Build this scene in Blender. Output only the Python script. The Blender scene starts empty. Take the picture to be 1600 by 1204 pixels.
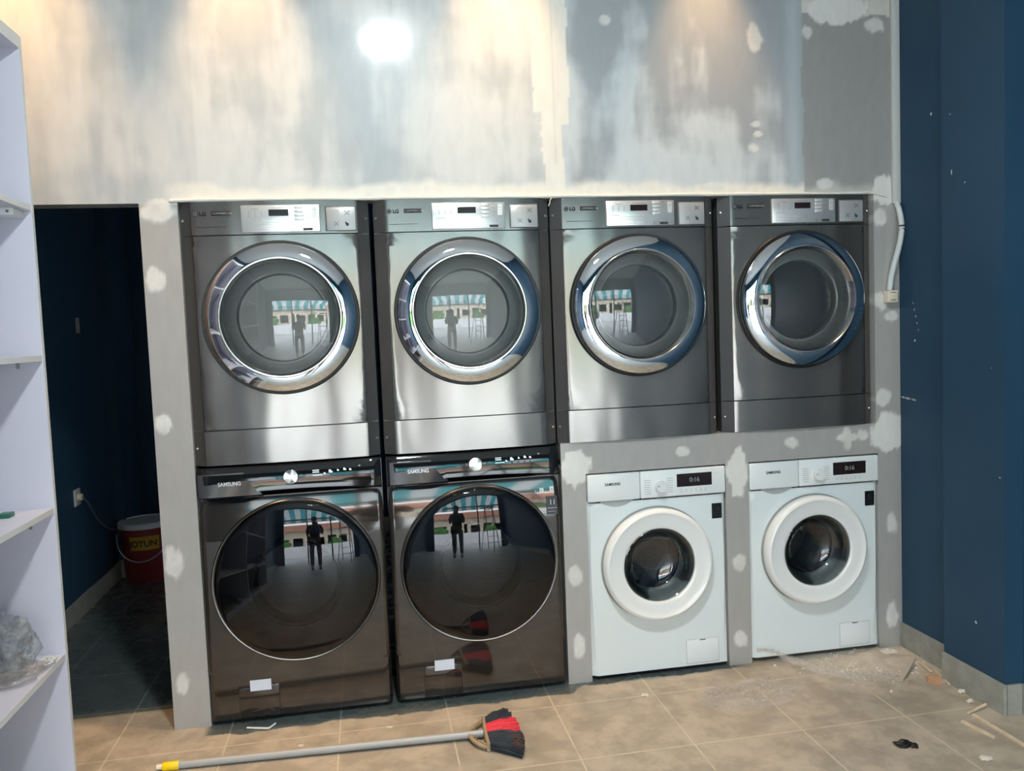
import bpy, bmesh, math, random
import numpy as np
from mathutils import Vector, Matrix, noise
random.seed(7)
PI = math.pi
S = bpy.context.scene
C = S.collection

# ------------------------------------------------------------ camera, light, exposure
cam_d = bpy.data.cameras.new('camera'); cam = bpy.data.objects.new('camera', cam_d); C.objects.link(cam)
cam_d.sensor_fit = 'HORIZONTAL'; cam_d.sensor_width = 36.0; cam_d.lens = 36.0 * 1287.4 / 1600.0
cam_d.clip_start = 0.01; cam_d.clip_end = 200
yaw, pitch, roll = [math.radians(v) for v in (9.995, -3.794, -2.283)]
f = Vector((math.sin(yaw) * math.cos(pitch), math.cos(yaw) * math.cos(pitch), math.sin(pitch)))
r = Vector((math.cos(yaw), -math.sin(yaw), 0)); u = r.cross(f)
R_ = r * math.cos(roll) + u * math.sin(roll); U_ = u * math.cos(roll) - r * math.sin(roll)
cam.matrix_world = Matrix(((R_.x, U_.x, -f.x, 0.9706), (R_.y, U_.y, -f.y, -3.2014), (R_.z, U_.z, -f.z, 1.4513), (0, 0, 0, 1)))
S.camera = cam
S.view_settings.view_transform = 'Standard'
S.view_settings.look = 'None'
S.view_settings.exposure = 0.26
S.view_settings.gamma = 1.0
S.view_settings.use_curve_mapping = False
S.cycles.transparent_max_bounces = 24

world = bpy.data.worlds.new('sky'); S.world = world; world.use_nodes = True
wn = world.node_tree; wn.nodes.clear()
wo = wn.nodes.new('ShaderNodeOutputWorld'); wb = wn.nodes.new('ShaderNodeBackground')
wt = wn.nodes.new('ShaderNodeTexCoord'); ws = wn.nodes.new('ShaderNodeSeparateXYZ'); wr = wn.nodes.new('ShaderNodeValToRGB')
wn.links.new(wt.outputs['Generated'], ws.inputs[0]); wn.links.new(ws.outputs['Z'], wr.inputs[0])
wr.color_ramp.elements[0].color = (0.93, 0.96, 0.97, 1); wr.color_ramp.elements[1].color = (0.74, 0.86, 1.0, 1)
wn.links.new(wr.outputs[0], wb.inputs['Color']); wb.inputs['Strength'].default_value = 12.0
wn.links.new(wb.outputs[0], wo.inputs['Surface'])

def area_light(name, loc, rot, sx, sy, power, col, portal=False):
    l = bpy.data.lights.new(name, 'AREA'); l.shape = 'RECTANGLE'; l.size = sx; l.size_y = sy; l.energy = power; l.color = col
    if portal: l.cycles.is_portal = True
    o = bpy.data.objects.new(name, l); C.objects.link(o); o.location = loc; o.rotation_euler = rot
    return o
area_light('daylight_portal', (1.35, -5.22, 1.45), (PI / 2, 0, 0), 3.4, 2.9, 1, (1, 1, 1), True)

# ------------------------------------------------------------ helpers
def mat(name, col, rough=0.5, metal=0.0, spec=0.5, coat=0.0, coat_rough=0.1, bump=None, var=None, emit=None, ani=0.0):
    m = bpy.data.materials.new(name); m.use_nodes = True
    nt = m.node_tree; b = nt.nodes['Principled BSDF']
    b.inputs['Base Color'].default_value = (*col, 1); b.inputs['Roughness'].default_value = rough
    b.inputs['Metallic'].default_value = metal; b.inputs['Specular IOR Level'].default_value = spec
    b.inputs['Coat Weight'].default_value = coat; b.inputs['Coat Roughness'].default_value = coat_rough
    if ani: b.inputs['Anisotropic'].default_value = ani
    if emit: b.inputs['Emission Color'].default_value = (*emit[:3], 1); b.inputs['Emission Strength'].default_value = emit[3]
    if bump or var:
        tc = nt.nodes.new('ShaderNodeTexCoord')
    if bump:   # (scale, strength, distance)
        n = nt.nodes.new('ShaderNodeTexNoise'); n.inputs['Scale'].default_value = bump[0]; n.inputs['Detail'].default_value = 4
        bp = nt.nodes.new('ShaderNodeBump'); bp.inputs['Strength'].default_value = bump[1]; bp.inputs['Distance'].default_value = bump[2]
        nt.links.new(tc.outputs['Object'], n.inputs['Vector']); nt.links.new(n.outputs['Fac'], bp.inputs['Height'])
        nt.links.new(bp.outputs[0], b.inputs['Normal'])
    if var:    # (scale, other colour)
        n = nt.nodes.new('ShaderNodeTexNoise'); n.inputs['Scale'].default_value = var[0]; n.inputs['Detail'].default_value = 6
        mx = nt.nodes.new('ShaderNodeMix'); mx.data_type = 'RGBA'
        mx.inputs['A'].default_value = (*col, 1); mx.inputs['B'].default_value = (*var[1], 1)
        cr = nt.nodes.new('ShaderNodeMapRange'); cr.inputs['From Min'].default_value = 0.35; cr.inputs['From Max'].default_value = 0.65
        nt.links.new(tc.outputs['Object'], n.inputs['Vector']); nt.links.new(n.outputs['Fac'], cr.inputs['Value'])
        nt.links.new(cr.outputs[0], mx.inputs['Factor']); nt.links.new(mx.outputs['Result'], b.inputs['Base Color'])
    return m

def glass_mat(name, tint, ior=1.6, rough=0.0, bump=None):
    m = bpy.data.materials.new(name); m.use_nodes = True; nt = m.node_tree; nt.nodes.clear()
    o = nt.nodes.new('ShaderNodeOutputMaterial'); mx = nt.nodes.new('ShaderNodeMixShader'); fr = nt.nodes.new('ShaderNodeFresnel')
    t = nt.nodes.new('ShaderNodeBsdfTransparent'); g = nt.nodes.new('ShaderNodeBsdfGlossy')
    fr.inputs['IOR'].default_value = ior; t.inputs['Color'].default_value = (*tint, 1); g.inputs['Roughness'].default_value = rough
    nt.links.new(fr.outputs[0], mx.inputs[0]); nt.links.new(t.outputs[0], mx.inputs[1]); nt.links.new(g.outputs[0], mx.inputs[2])
    nt.links.new(mx.outputs[0], o.inputs['Surface'])
    if bump:
        tc = nt.nodes.new('ShaderNodeTexCoord'); n = nt.nodes.new('ShaderNodeTexNoise'); n.inputs['Scale'].default_value = bump[0]
        n.inputs['Detail'].default_value = 5
        bp = nt.nodes.new('ShaderNodeBump'); bp.inputs['Strength'].default_value = bump[1]; bp.inputs['Distance'].default_value = bump[2]
        nt.links.new(tc.outputs['Object'], n.inputs['Vector']); nt.links.new(n.outputs['Fac'], bp.inputs['Height'])
        nt.links.new(bp.outputs[0], g.inputs['Normal']); nt.links.new(bp.outputs[0], fr.inputs['Normal'])
    return m

def obj(name, bm, m, parent=None, smooth=True, loc=(0, 0, 0), label=None, recalc=True, front=False):
    me = bpy.data.meshes.new(name)
    if recalc: bmesh.ops.recalc_face_normals(bm, faces=bm.faces)
    if front:
        bm.normal_update()
        if sum(q.normal.y * q.calc_area() for q in bm.faces) > 0: bmesh.ops.reverse_faces(bm, faces=bm.faces)
    bm.to_mesh(me); bm.free()
    o = bpy.data.objects.new(name, me); C.objects.link(o)
    for k in (m if isinstance(m, (list, tuple)) else [m]): me.materials.append(k)
    if smooth:
        me.shade_smooth()
        try: me.set_sharp_from_angle(angle=math.radians(35))
        except Exception: pass
    if parent: o.parent = parent
    o.location = loc
    if label: o['label'] = label
    return o

def thing(name, label, cat, loc=(0, 0, 0), rot=(0, 0, 0), group=None):
    o = bpy.data.objects.new(name, None); C.objects.link(o); o.location = loc; o.rotation_euler = rot; o.empty_display_size = 0.05
    return tag(o, label, cat, group)
def tag(o, label, cat, group=None, kind=None):
    o['label'] = label; o['category'] = cat
    if group: o['group'] = group
    if kind: o['kind'] = kind
    return o
def struct(o, label=None, cat=None):
    o['kind'] = 'structure'
    if label: o['label'] = label; o['category'] = cat
    return o
def copy_tree(o, parent=None):
    c = o.copy(); C.objects.link(c); c.parent = parent
    for ch in list(o.children): copy_tree(ch, c)
    return c

def box(bm, x0, x1, y0, y1, z0, z1, bev=0.0, seg=2, mi=0):
    vs = [bm.verts.new(p) for p in ((x0, y0, z0), (x1, y0, z0), (x1, y1, z0), (x0, y1, z0), (x0, y0, z1), (x1, y0, z1), (x1, y1, z1), (x0, y1, z1))]
    fs = [bm.faces.new([vs[i] for i in q]) for q in ((0, 3, 2, 1), (4, 5, 6, 7), (0, 1, 5, 4), (1, 2, 6, 5), (2, 3, 7, 6), (3, 0, 4, 7))]
    for q in fs: q.material_index = mi
    if bev:
        es = list({e for q in fs for e in q.edges})
        bmesh.ops.bevel(bm, geom=es, offset=bev, segments=seg, affect='EDGES', profile=0.5)
    return vs
def bx(*a, **k):
    bm = bmesh.new(); box(bm, *a, **k); return bm

def lathe(bm, prof, cx=0, cz=0, seg=96, axis='Y', cy=0):
    """revolve (radius, height) about Y (heights are y) or Z"""
    rings = []
    for (rr, h) in prof:
        if rr < 1e-6:
            p = (cx, h, cz) if axis == 'Y' else (cx, cy, h)
            rings.append([bm.verts.new(p)])
        else:
            ring = []
            for i in range(seg):
                a = 2 * PI * i / seg
                ring.append(bm.verts.new((cx + rr * math.cos(a), h, cz + rr * math.sin(a)) if axis == 'Y' else (cx + rr * math.cos(a), cy + rr * math.sin(a), h)))
            rings.append(ring)
    for A, B in zip(rings, rings[1:]):
        for i in range(seg):
            j = (i + 1) % seg
            if len(A) == 1 and len(B) == 1: continue
            if len(A) == 1: bm.faces.new((A[0], B[j], B[i]))
            elif len(B) == 1: bm.faces.new((A[i], A[j], B[0]))
            else: bm.faces.new((A[i], A[j], B[j], B[i]))
    return bm

def tube(bm, pts, rad, seg=12, cap=True):
    pts = [Vector(p) for p in pts]; rings = []
    rads = rad if isinstance(rad, (list, tuple)) else [rad] * len(pts)
    up = Vector((0, 0, 1))
    for i, p in enumerate(pts):
        d = (pts[min(i + 1, len(pts) - 1)] - pts[max(i - 1, 0)]).normalized()
        a = d.cross(up)
        if a.length < 0.05: a = d.cross(Vector((0, 1, 0)))
        a.normalize(); b = d.cross(a)
        rings.append([bm.verts.new(p + (a * math.cos(2 * PI * k / seg) + b * math.sin(2 * PI * k / seg)) * rads[i]) for k in range(seg)])
    for A, B in zip(rings, rings[1:]):
        for i in range(seg): bm.faces.new((A[i], A[(i + 1) % seg], B[(i + 1) % seg], B[i]))
    if cap:
        bm.faces.new(rings[0]); bm.faces.new(list(reversed(rings[-1])))
    return bm
def spline(pts, n=8):
    pts = [Vector(p) for p in pts]; out = []
    P = [pts[0] * 2 - pts[1]] + pts + [pts[-1] * 2 - pts[-2]]
    for i in range(1, len(P) - 2):
        for k in range(n):
            t = k / n; a, b, c, d = P[i - 1:i + 3]
            out.append(0.5 * ((2 * b) + (c - a) * t + (2 * a - 5 * b + 4 * c - d) * t * t + (3 * b - a - 3 * c + d) * t ** 3))
    out.append(pts[-1]); return out

def plan_prism(bm, prof, z0, z1, back):
    """front skin given by (x, y) profile, extruded in z, closed at y = back"""
    pts = list(prof) + [(prof[-1][0], back), (prof[0][0], back)]
    lo = [bm.verts.new((x, y, z0)) for x, y in pts]; hi = [bm.verts.new((x, y, z1)) for x, y in pts]
    n = len(pts)
    for i in range(n):
        j = (i + 1) % n; bm.faces.new((lo[i], lo[j], hi[j], hi[i]))
    bm.faces.new(list(reversed(lo))); bm.faces.new(hi)
    return bm
def loop_cut_hole(bm, cx, cz, rad, x0, x1, z0, z1, yf, seg=64, N=10):
    """flat front face x0..x1, z0..z1 at height function yf(x,z) with a round hole"""
    outer = []
    for i in range(seg):
        a = 2 * PI * i / seg; dx, dz = math.cos(a), math.sin(a)
        t = min((x1 - cx) / dx if dx > 1e-9 else 1e9, (x0 - cx) / dx if dx < -1e-9 else 1e9, (z1 - cz) / dz if dz > 1e-9 else 1e9, (z0 - cz) / dz if dz < -1e-9 else 1e9)
        outer.append((cx + dx * t, cz + dz * t))
    rings = []
    for k in range(N + 1):
        ring = []
        for i in range(seg):
            a = 2 * PI * i / seg; ix, iz = cx + rad * math.cos(a), cz + rad * math.sin(a)
            x = ix + (outer[i][0] - ix) * k / N; z = iz + (outer[i][1] - iz) * k / N
            ring.append(bm.verts.new((x, yf(x, z), z)))
        rings.append(ring)
    for A, B in zip(rings, rings[1:]):
        for i in range(seg): bm.faces.new((A[i], A[(i + 1) % seg], B[(i + 1) % seg], B[i]))
    # corner fillers
    for (X, Z) in ((x0, z0), (x1, z0), (x1, z1), (x0, z1)):
        best = None
        for i in range(seg):
            A, B = outer[i], outer[(i + 1) % seg]
            if abs(A[0] - B[0]) > 1e-6 and abs(A[1] - B[1]) > 1e-6:
                if (A[0] - X) ** 2 + (B[0] - X) ** 2 + (A[1] - Z) ** 2 + (B[1] - Z) ** 2 < 0.2 and (abs(A[0] - X) < 1e-6 or abs(A[1] - Z) < 1e-6) and (abs(B[0] - X) < 1e-6 or abs(B[1] - Z) < 1e-6):
                    bm.faces.new((rings[-1][i], rings[-1][(i + 1) % seg], bm.verts.new((X, yf(X, Z), Z))))
    return bm

def text(parent, s, x, z, y, size, m, name='lettering', align='LEFT', bold=0.0, sx=1.0, label=None, rot=0.0):
    cu = bpy.data.curves.new('t', 'FONT'); cu.body = s; cu.size = size; cu.align_x = align; cu.offset = bold; cu.extrude = 0.0004
    to = bpy.data.objects.new('t', cu)
    me = bpy.data.meshes.new_from_object(to); bpy.data.objects.remove(to); bpy.data.curves.remove(cu)
    me.name = name
    me.transform(Matrix.Rotation(PI / 2, 4, 'X') @ Matrix.Rotation(rot, 4, 'Z') @ Matrix.Diagonal((sx, 1, 1, 1)))
    me.materials.clear(); me.materials.append(m)
    o = bpy.data.objects.new(name, me); C.objects.link(o); o.location = (x, y, z)
    if parent: o.parent = parent
    if label: o['label'] = label
    return o

# ------------------------------------------------------------ materials
M = {}
M['steel'] = mat('graphite_steel', (0.275, 0.258, 0.238), 0.19, 0.85)
_nt = M['steel'].node_tree; _tc = _nt.nodes.new('ShaderNodeTexCoord'); _oi = _nt.nodes.new('ShaderNodeObjectInfo'); _ad = _nt.nodes.new('ShaderNodeVectorMath'); _ad.operation = 'ADD'
_mp = _nt.nodes.new('ShaderNodeMapping'); _mp.inputs['Scale'].default_value = (5.5, 1, 1.6); _nz = _nt.nodes.new('ShaderNodeTexNoise'); _nz.inputs['Scale'].default_value = 1.0; _nz.inputs['Detail'].default_value = 0.6
_bp = _nt.nodes.new('ShaderNodeBump'); _bp.inputs['Strength'].default_value = 0.45; _bp.inputs['Distance'].default_value = 0.025
_nt.links.new(_tc.outputs['Object'], _ad.inputs[0]); _nt.links.new(_oi.outputs['Location'], _ad.inputs[1]); _nt.links.new(_ad.outputs[0], _mp.inputs[0]); _nt.links.new(_mp.outputs[0], _nz.inputs['Vector'])
_nt.links.new(_nz.outputs['Fac'], _bp.inputs['Height']); _nt.links.new(_bp.outputs[0], _nt.nodes['Principled BSDF'].inputs['Normal'])
M['steel_side'] = mat('graphite_edge', (0.16, 0.155, 0.15), 0.3, 0.7)
M['dark'] = mat('dark_gap', (0.012, 0.012, 0.012), 0.6)
M['plate'] = mat('silver_plate', (0.84, 0.84, 0.82), 0.28, 0.75)
M['plate_grey'] = mat('grey_overlay', (0.42, 0.43, 0.43), 0.35, 0.3)
M['ink'] = mat('grey_print', (0.045, 0.045, 0.047), 0.6, spec=.2)
M['logo'] = mat('logo_print', (0.018, 0.018, 0.019), 0.7, spec=.1)
M['ink_pale'] = mat('pale_print', (0.36, 0.36, 0.36), 0.5)
M['badge_grey'] = mat('badge_grey', (0.10, 0.10, 0.105), 0.4)
M['display'] = mat('display_black', (0.02, 0.012, 0.012), 0.12)
M['button'] = mat('button_silver', (0.7, 0.71, 0.71), 0.35, 0.4)
M['chrome'] = mat('chrome', (0.88, 0.89, 0.90), 0.035, 1.0)
M['satin'] = mat('satin_chrome', (0.8, 0.8, 0.8), 0.16, 1.0)
M['rubber'] = mat('dark_rubber', (0.010, 0.010, 0.011), 0.4)
M['glass'] = glass_mat('door_glass', (0.93, 0.95, 0.95), 2.0)
M['bowl'] = mat('glass_bowl', (0.52, 0.52, 0.50), 0.22, 0.3)
M['drum'] = mat('drum_steel', (0.58, 0.56, 0.53), 0.35, 0.8, bump=(60, 0.3, 0.004))
M['screw'] = mat('screw_zinc', (0.85, 0.85, 0.83), 0.25, 1.0)
M['bstain'] = mat('black_stainless', (0.050, 0.042, 0.036), 0.09, 0.55, spec=0.6, coat=1.0, coat_rough=0.04)
M['bgloss'] = mat('black_gloss', (0.008, 0.009, 0.010), 0.06, 0.0, coat=0.5, coat_rough=0.03)
M['bdoor'] = glass_mat('smoked_glass', (0.30, 0.32, 0.35), 1.62)
M['bdoor_in'] = mat('smoked_backing', (0.03, 0.036, 0.043), 0.35)
M['bdoor_ring'] = mat('smoked_ring', (0.10, 0.11, 0.12), 0.3, 0.3)
M['lit'] = mat('lit_icons', (0.7, 0.85, 0.85), 0.4, emit=(0.75, 1.0, 0.98, 1.0))
M['silvertext'] = mat('silver_text', (0.55, 0.57, 0.6), 0.3, 0.6)
M['white'] = mat('white_enamel', (0.74, 0.80, 0.80), 0.28, 0, coat=0.3, coat_rough=0.08)
M['white_p'] = mat('white_plastic', (0.78, 0.82, 0.82), 0.30)
M['white_ring'] = mat('white_door_plastic', (0.80, 0.82, 0.81), 0.16, 0, coat=0.5, coat_rough=0.05)
M['grey_p'] = mat('grey_plastic', (0.20, 0.23, 0.23), 0.35)
M['sticker'] = mat('lilac_sticker', (0.70, 0.73, 0.82), 0.4)
M['label_clear'] = glass_mat('clear_label', (0.80, 0.80, 0.80), 1.9, 0.1)
M['shelf'] = mat('white_melamine', (0.60, 0.60, 0.69), 0.38)
M['shelf_edge'] = mat('melamine_edge', (0.66, 0.67, 0.66), 0.4)
M['film'] = glass_mat('clear_film', (0.90, 0.90, 0.90), 1.55, 0.08, bump=(28, 0.9, 0.02))
M['wood'] = mat('pale_wood', (0.72, 0.58, 0.42), 0.6, var=(30, (0.60, 0.46, 0.32)))
M['card'] = mat('cardboard', (0.50, 0.28, 0.16), 0.7)
M['pvc'] = mat('pvc_white', (0.62, 0.63, 0.60), 0.35)
M['cream'] = mat('cream_plastic', (0.72, 0.63, 0.50), 0.4)

def led_text_bars(parent, items, m, name): 
    bm = bmesh.new()
    for (x0, x1, z0, z1, y) in items: box(bm, x0, x1, y - 0.0006, y, z0, z1)
    return obj(name, bm, m, parent, smooth=False)

def film_mat(name, tint, lo, hi, rough=0.1, bump=(28, 0.8, 0.02), milk=0.0, milkcol=(.8, .8, .8)):
    m = bpy.data.materials.new(name); m.use_nodes = True; nt = m.node_tree; nt.nodes.clear(); N = nt.nodes.new; L = nt.links.new
    o = N('ShaderNodeOutputMaterial'); mx = N('ShaderNodeMixShader'); lw = N('ShaderNodeLayerWeight'); mr = N('ShaderNodeMapRange')
    t = N('ShaderNodeBsdfTransparent'); g = N('ShaderNodeBsdfGlossy'); d = N('ShaderNodeBsdfDiffuse'); m2 = N('ShaderNodeMixShader')
    t.inputs[0].default_value = (*tint, 1); g.inputs['Roughness'].default_value = rough; d.inputs[0].default_value = (*milkcol, 1)
    tc = N('ShaderNodeTexCoord'); n = N('ShaderNodeTexNoise'); n.inputs['Scale'].default_value = bump[0]; n.inputs['Detail'].default_value = 5
    bp = N('ShaderNodeBump'); bp.inputs['Strength'].default_value = bump[1]; bp.inputs['Distance'].default_value = bump[2]
    L(tc.outputs['Object'], n.inputs['Vector']); L(n.outputs['Fac'], bp.inputs['Height']); L(bp.outputs[0], g.inputs['Normal']); L(bp.outputs[0], lw.inputs['Normal'])
    lw.inputs['Blend'].default_value = 0.35; mr.inputs['To Min'].default_value = lo; mr.inputs['To Max'].default_value = hi
    L(lw.outputs['Facing'], mr.inputs['Value']); L(mr.outputs[0], mx.inputs[0])
    m2.inputs[0].default_value = milk; L(t.outputs[0], m2.inputs[1]); L(d.outputs[0], m2.inputs[2]); L(m2.outputs[0], mx.inputs[1]); L(g.outputs[0], mx.inputs[2]); L(mx.outputs[0], o.inputs[0])
    return m
M['film'] = film_mat('clear_film_wrap', (.985, .985, .985), .03, .26, .16, (60, 1.0, .05), .12, (.95, .92, .88))
# ------------------------------------------------------------ partition wall with machine openings
def smooth01(t): 
    t = max(0.0, min(1.0, t)); return t * t * (3 - 2 * t)
def fbm(x, y, s, o=4, seed=0.0):
    return noise.fractal(Vector((x * s + seed, y * s, seed * 1.7)), 1.0, 2.0, o) 
# putty smears over joints and screws: x, z, half width, half height
PUTTY = [(0.252, 1.93, 0.062, 0.05), (0.23, 1.688, 0.035, 0.051), (0.227, 1.16, 0.034, 0.047), (0.23, 0.637, 0.036, 0.068), (0.23, 0.178, 0.027, 0.061), (1.78, 0.884, 0.066, 0.073), (1.767, 0.446, 0.032, 0.045), (1.771, 0.152, 0.026, 0.07), (2.239, 0.924, 0.034, 0.024), (2.728, 0.936, 0.038, 0.027), (2.977, 0.94, 0.072, 0.019), (2.983, 0.934, 0.021, 0.055), (3.052, 0.943, 0.03, 0.022), (2.48, 0.83, 0.052, 0.113), (2.476, 0.435, 0.034, 0.041), (2.475, 0.112, 0.035, 0.038), (3.171, 0.95, 0.083, 0.089), (3.17, 1.982, 0.066, 0.059), (3.148, 1.873, 0.036, 0.042), (3.197, 1.448, 0.033, 0.025), (3.144, 1.516, 0.036, 0.043), (3.154, 1.101, 0.042, 0.039), (3.191, 0.547, 0.031, 0.056), (3.184, 0.143, 0.034, 0.063), (2.59, 2.597, 0.039, 0.066), (2.588, 2.252, 0.023, 0.015), (2.596, 2.213, 0.026, 0.016), (2.58, 2.156, 0.028, 0.024), (1.963, 2.657, 0.026, 0.024), (2.822, 2.628, 0.023, 0.03), (2.898, 2.011, 0.04, 0.026), (2.967, 2.721, 0.159, 0.057), (3.127, 2.661, 0.053, 0.036), (2.387, 2.003, 0.066, 0.018)]
OPEN = [(0.325, 1.722, -1, 0.995), (0.325, 3.118, 0.992, 1.966), (1.822, 2.424, -1, 0.862), (2.526, 3.126, -1, 0.862), (-0.62, 0.192, -1, 1.963)]
XR = 3.236
def lines(a, b, extra, step):
    ks = sorted({a, b, *[e for e in extra if a < e < b]}); out = []
    for p, q in zip(ks, ks[1:]):
        n = max(1, round((q - p) / step)); out += [p + (q - p) * i / n for i in range(n)]
    return out + [b]
G_LOW = (0.385, 0.375, 0.355); PUT = (0.76, 0.75, 0.71)
def wall_colour(x, z):
    n1 = fbm(x, z, 6, 4, 3.1); n2 = 0.55 * fbm(x * 2.6, z * 0.75, 2.4, 5, 9.2) + 0.35 * fbm(x * 1.1, z * 1.6, 3.0, 4, 31.2); n3 = fbm(x * 1.4, z * .8, 1.6, 3, 21.0); n4 = fbm(x, z, 22, 3, 5.5)
    if z < 1.963:
        c = np.array(G_LOW)
        if z < .02: pass
    else:
        xl = 1.665 + 0.02 * n1 + (0.035 if z < 2.3 else -0.01 * (z - 2.3)) ; xr_ = 1.805 + 0.01 * n1 - (0.025 if z < 2.25 else 0)
        if x < xl:
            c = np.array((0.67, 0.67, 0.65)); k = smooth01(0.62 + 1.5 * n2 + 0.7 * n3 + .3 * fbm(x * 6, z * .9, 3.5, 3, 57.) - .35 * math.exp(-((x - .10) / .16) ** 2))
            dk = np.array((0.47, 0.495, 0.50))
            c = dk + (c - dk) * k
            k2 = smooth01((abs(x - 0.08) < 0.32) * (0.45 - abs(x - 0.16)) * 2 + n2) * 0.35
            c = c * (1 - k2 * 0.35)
        elif x < xr_: c = np.array((0.80, 0.77, 0.70)) * (1 - 0.10 * (abs(x - 1.742) < 0.004) * (z > 2.1))
        elif x < 2.80 + 0.012 * n1:
            c = np.array((0.60, 0.64, 0.655)); dk = np.array((0.36, 0.385, 0.405)); k = smooth01(0.45 + 1.9 * n2 + 1.0 * n3 + .25 * fbm(x * 6, z * .9, 3.5, 3, 77.) - 0.25 * smooth01((z - 2.4) / .25) + 0.3 * smooth01((2.2 - z) / .15))
            c = dk + (c - dk) * k
            e = smooth01(1 - abs(x - 2.76) / 0.06); c = c * (1 - 0.5 * e) + np.array((0.54, 0.62, 0.64)) * 0.5 * e
        else:
            c = np.array((0.335, 0.33, 0.312))
            if z > 2.70 + 0.02 * n1 and x > 2.80: c = np.array((0.66, 0.64, 0.58))
        # filler coat along the lower edge
        edge = 2.035 + 0.03 * n1 - (0.015 if x > 2.8 else 0)
        if x > 0.20: 
            k = smooth01((edge - z) / 0.035) * (smooth01((x - .2) / .25) if x < 2.8 else 0.45); c = c * (1 - k) + np.array((0.82, 0.78, 0.70)) * k
    # putty smears
    pm = 0.0
    for (px, pz, rx, rz) in PUTTY:
        if abs(x - px) < rx * 1.7 and abs(z - pz) < rz * 1.7:
            a = math.atan2(z - pz, x - px)
            d = math.hypot((x - px) / rx, (z - pz) / rz) + 0.28 * fbm(x, z, 16, 3, px * 7) + 0.18 * fbm(x * 4, z, 14, 3, pz * 5)
            big = rx * rz > 0.0035
            pm = max(pm, smooth01((1.02 - d) / (0.16 if big else 0.32)) * (0.97 if big else 0.78 + 0.2 * n4))
    c = c * (1 - pm) + np.array(PUT) * pm
    return c, pm
def grid_wall(name, xs, zs, holes, colour, to3d, m, thick):
    bm = bmesh.new(); cl = bm.verts.layers.float_color.new('paint'); V = {}
    def vert(i, j):
        if (i, j) not in V:
            c, h = colour(xs[i], zs[j]); v = bm.verts.new(to3d(xs[i], zs[j], h)); v[cl] = (*c, 1); V[i, j] = v
        return V[i, j]
    for i in range(len(xs) - 1):
        for j in range(len(zs) - 1):
            mx, mz = (xs[i] + xs[i + 1]) / 2, (zs[j] + zs[j + 1]) / 2
            if any(a < mx < b and c < mz < d for a, b, c, d in holes): continue
            bm.faces.new((vert(i, j), vert(i + 1, j), vert(i + 1, j + 1), vert(i, j + 1)))
    o = obj(name, bm, m, smooth=False, recalc=False)
    s = o.modifiers.new('thickness', 'SOLIDIFY'); s.thickness = thick; s.offset = -1
    return o
def painted_mat(name, rough=0.45, coat=0.0, gscale=1.0):
    m = mat(name, (0.5, 0.5, 0.5), rough, coat=coat, coat_rough=0.085); nt = m.node_tree; b = nt.nodes['Principled BSDF']
    at = nt.nodes.new('ShaderNodeAttribute'); at.attribute_name = 'paint'
    tc = nt.nodes.new('ShaderNodeTexCoord'); mp = nt.nodes.new('ShaderNodeMapping'); mp.inputs['Scale'].default_value = (9 * gscale, 9, 3.5)
    n = nt.nodes.new('ShaderNodeTexNoise'); n.inputs['Scale'].default_value = 3; n.inputs['Detail'].default_value = 7
    mr = nt.nodes.new('ShaderNodeMapRange'); mr.inputs['From Min'].default_value = .25; mr.inputs['From Max'].default_value = .75
    mr.inputs['To Min'].default_value = 0.95; mr.inputs['To Max'].default_value = 1.05
    mx = nt.nodes.new('ShaderNodeVectorMath'); mx.operation = 'SCALE'
    nt.links.new(tc.outputs['Object'], mp.inputs[0]); nt.links.new(mp.outputs[0], n.inputs['Vector']); nt.links.new(n.outputs['Fac'], mr.inputs['Value'])
    nt.links.new(at.outputs['Color'], mx.inputs[0]); nt.links.new(mr.outputs[0], mx.inputs['Scale']); nt.links.new(mx.outputs[0], b.inputs['Base Color'])
    bp = nt.nodes.new('ShaderNodeBump'); bp.inputs['Strength'].default_value = 0.12; bp.inputs['Distance'].default_value = 0.004
    nt.links.new(n.outputs['Fac'], bp.inputs['Height']); nt.links.new(bp.outputs[0], b.inputs['Normal'])
    return m
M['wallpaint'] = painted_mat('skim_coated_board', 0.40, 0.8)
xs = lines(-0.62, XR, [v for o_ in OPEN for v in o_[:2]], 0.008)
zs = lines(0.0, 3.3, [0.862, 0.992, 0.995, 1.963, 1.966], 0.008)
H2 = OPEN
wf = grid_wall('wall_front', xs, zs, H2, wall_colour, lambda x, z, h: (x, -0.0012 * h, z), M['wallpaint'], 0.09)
struct(wf)
# deep side cheek of the machine bay, seen at the doorway
struct(obj('wall_bay_side', bx(0.205, 0.285, 0.091, 0.85, 0, 1.96), mat('bay_board', (0.25, 0.24, 0.23), 0.6), smooth=False))

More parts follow.
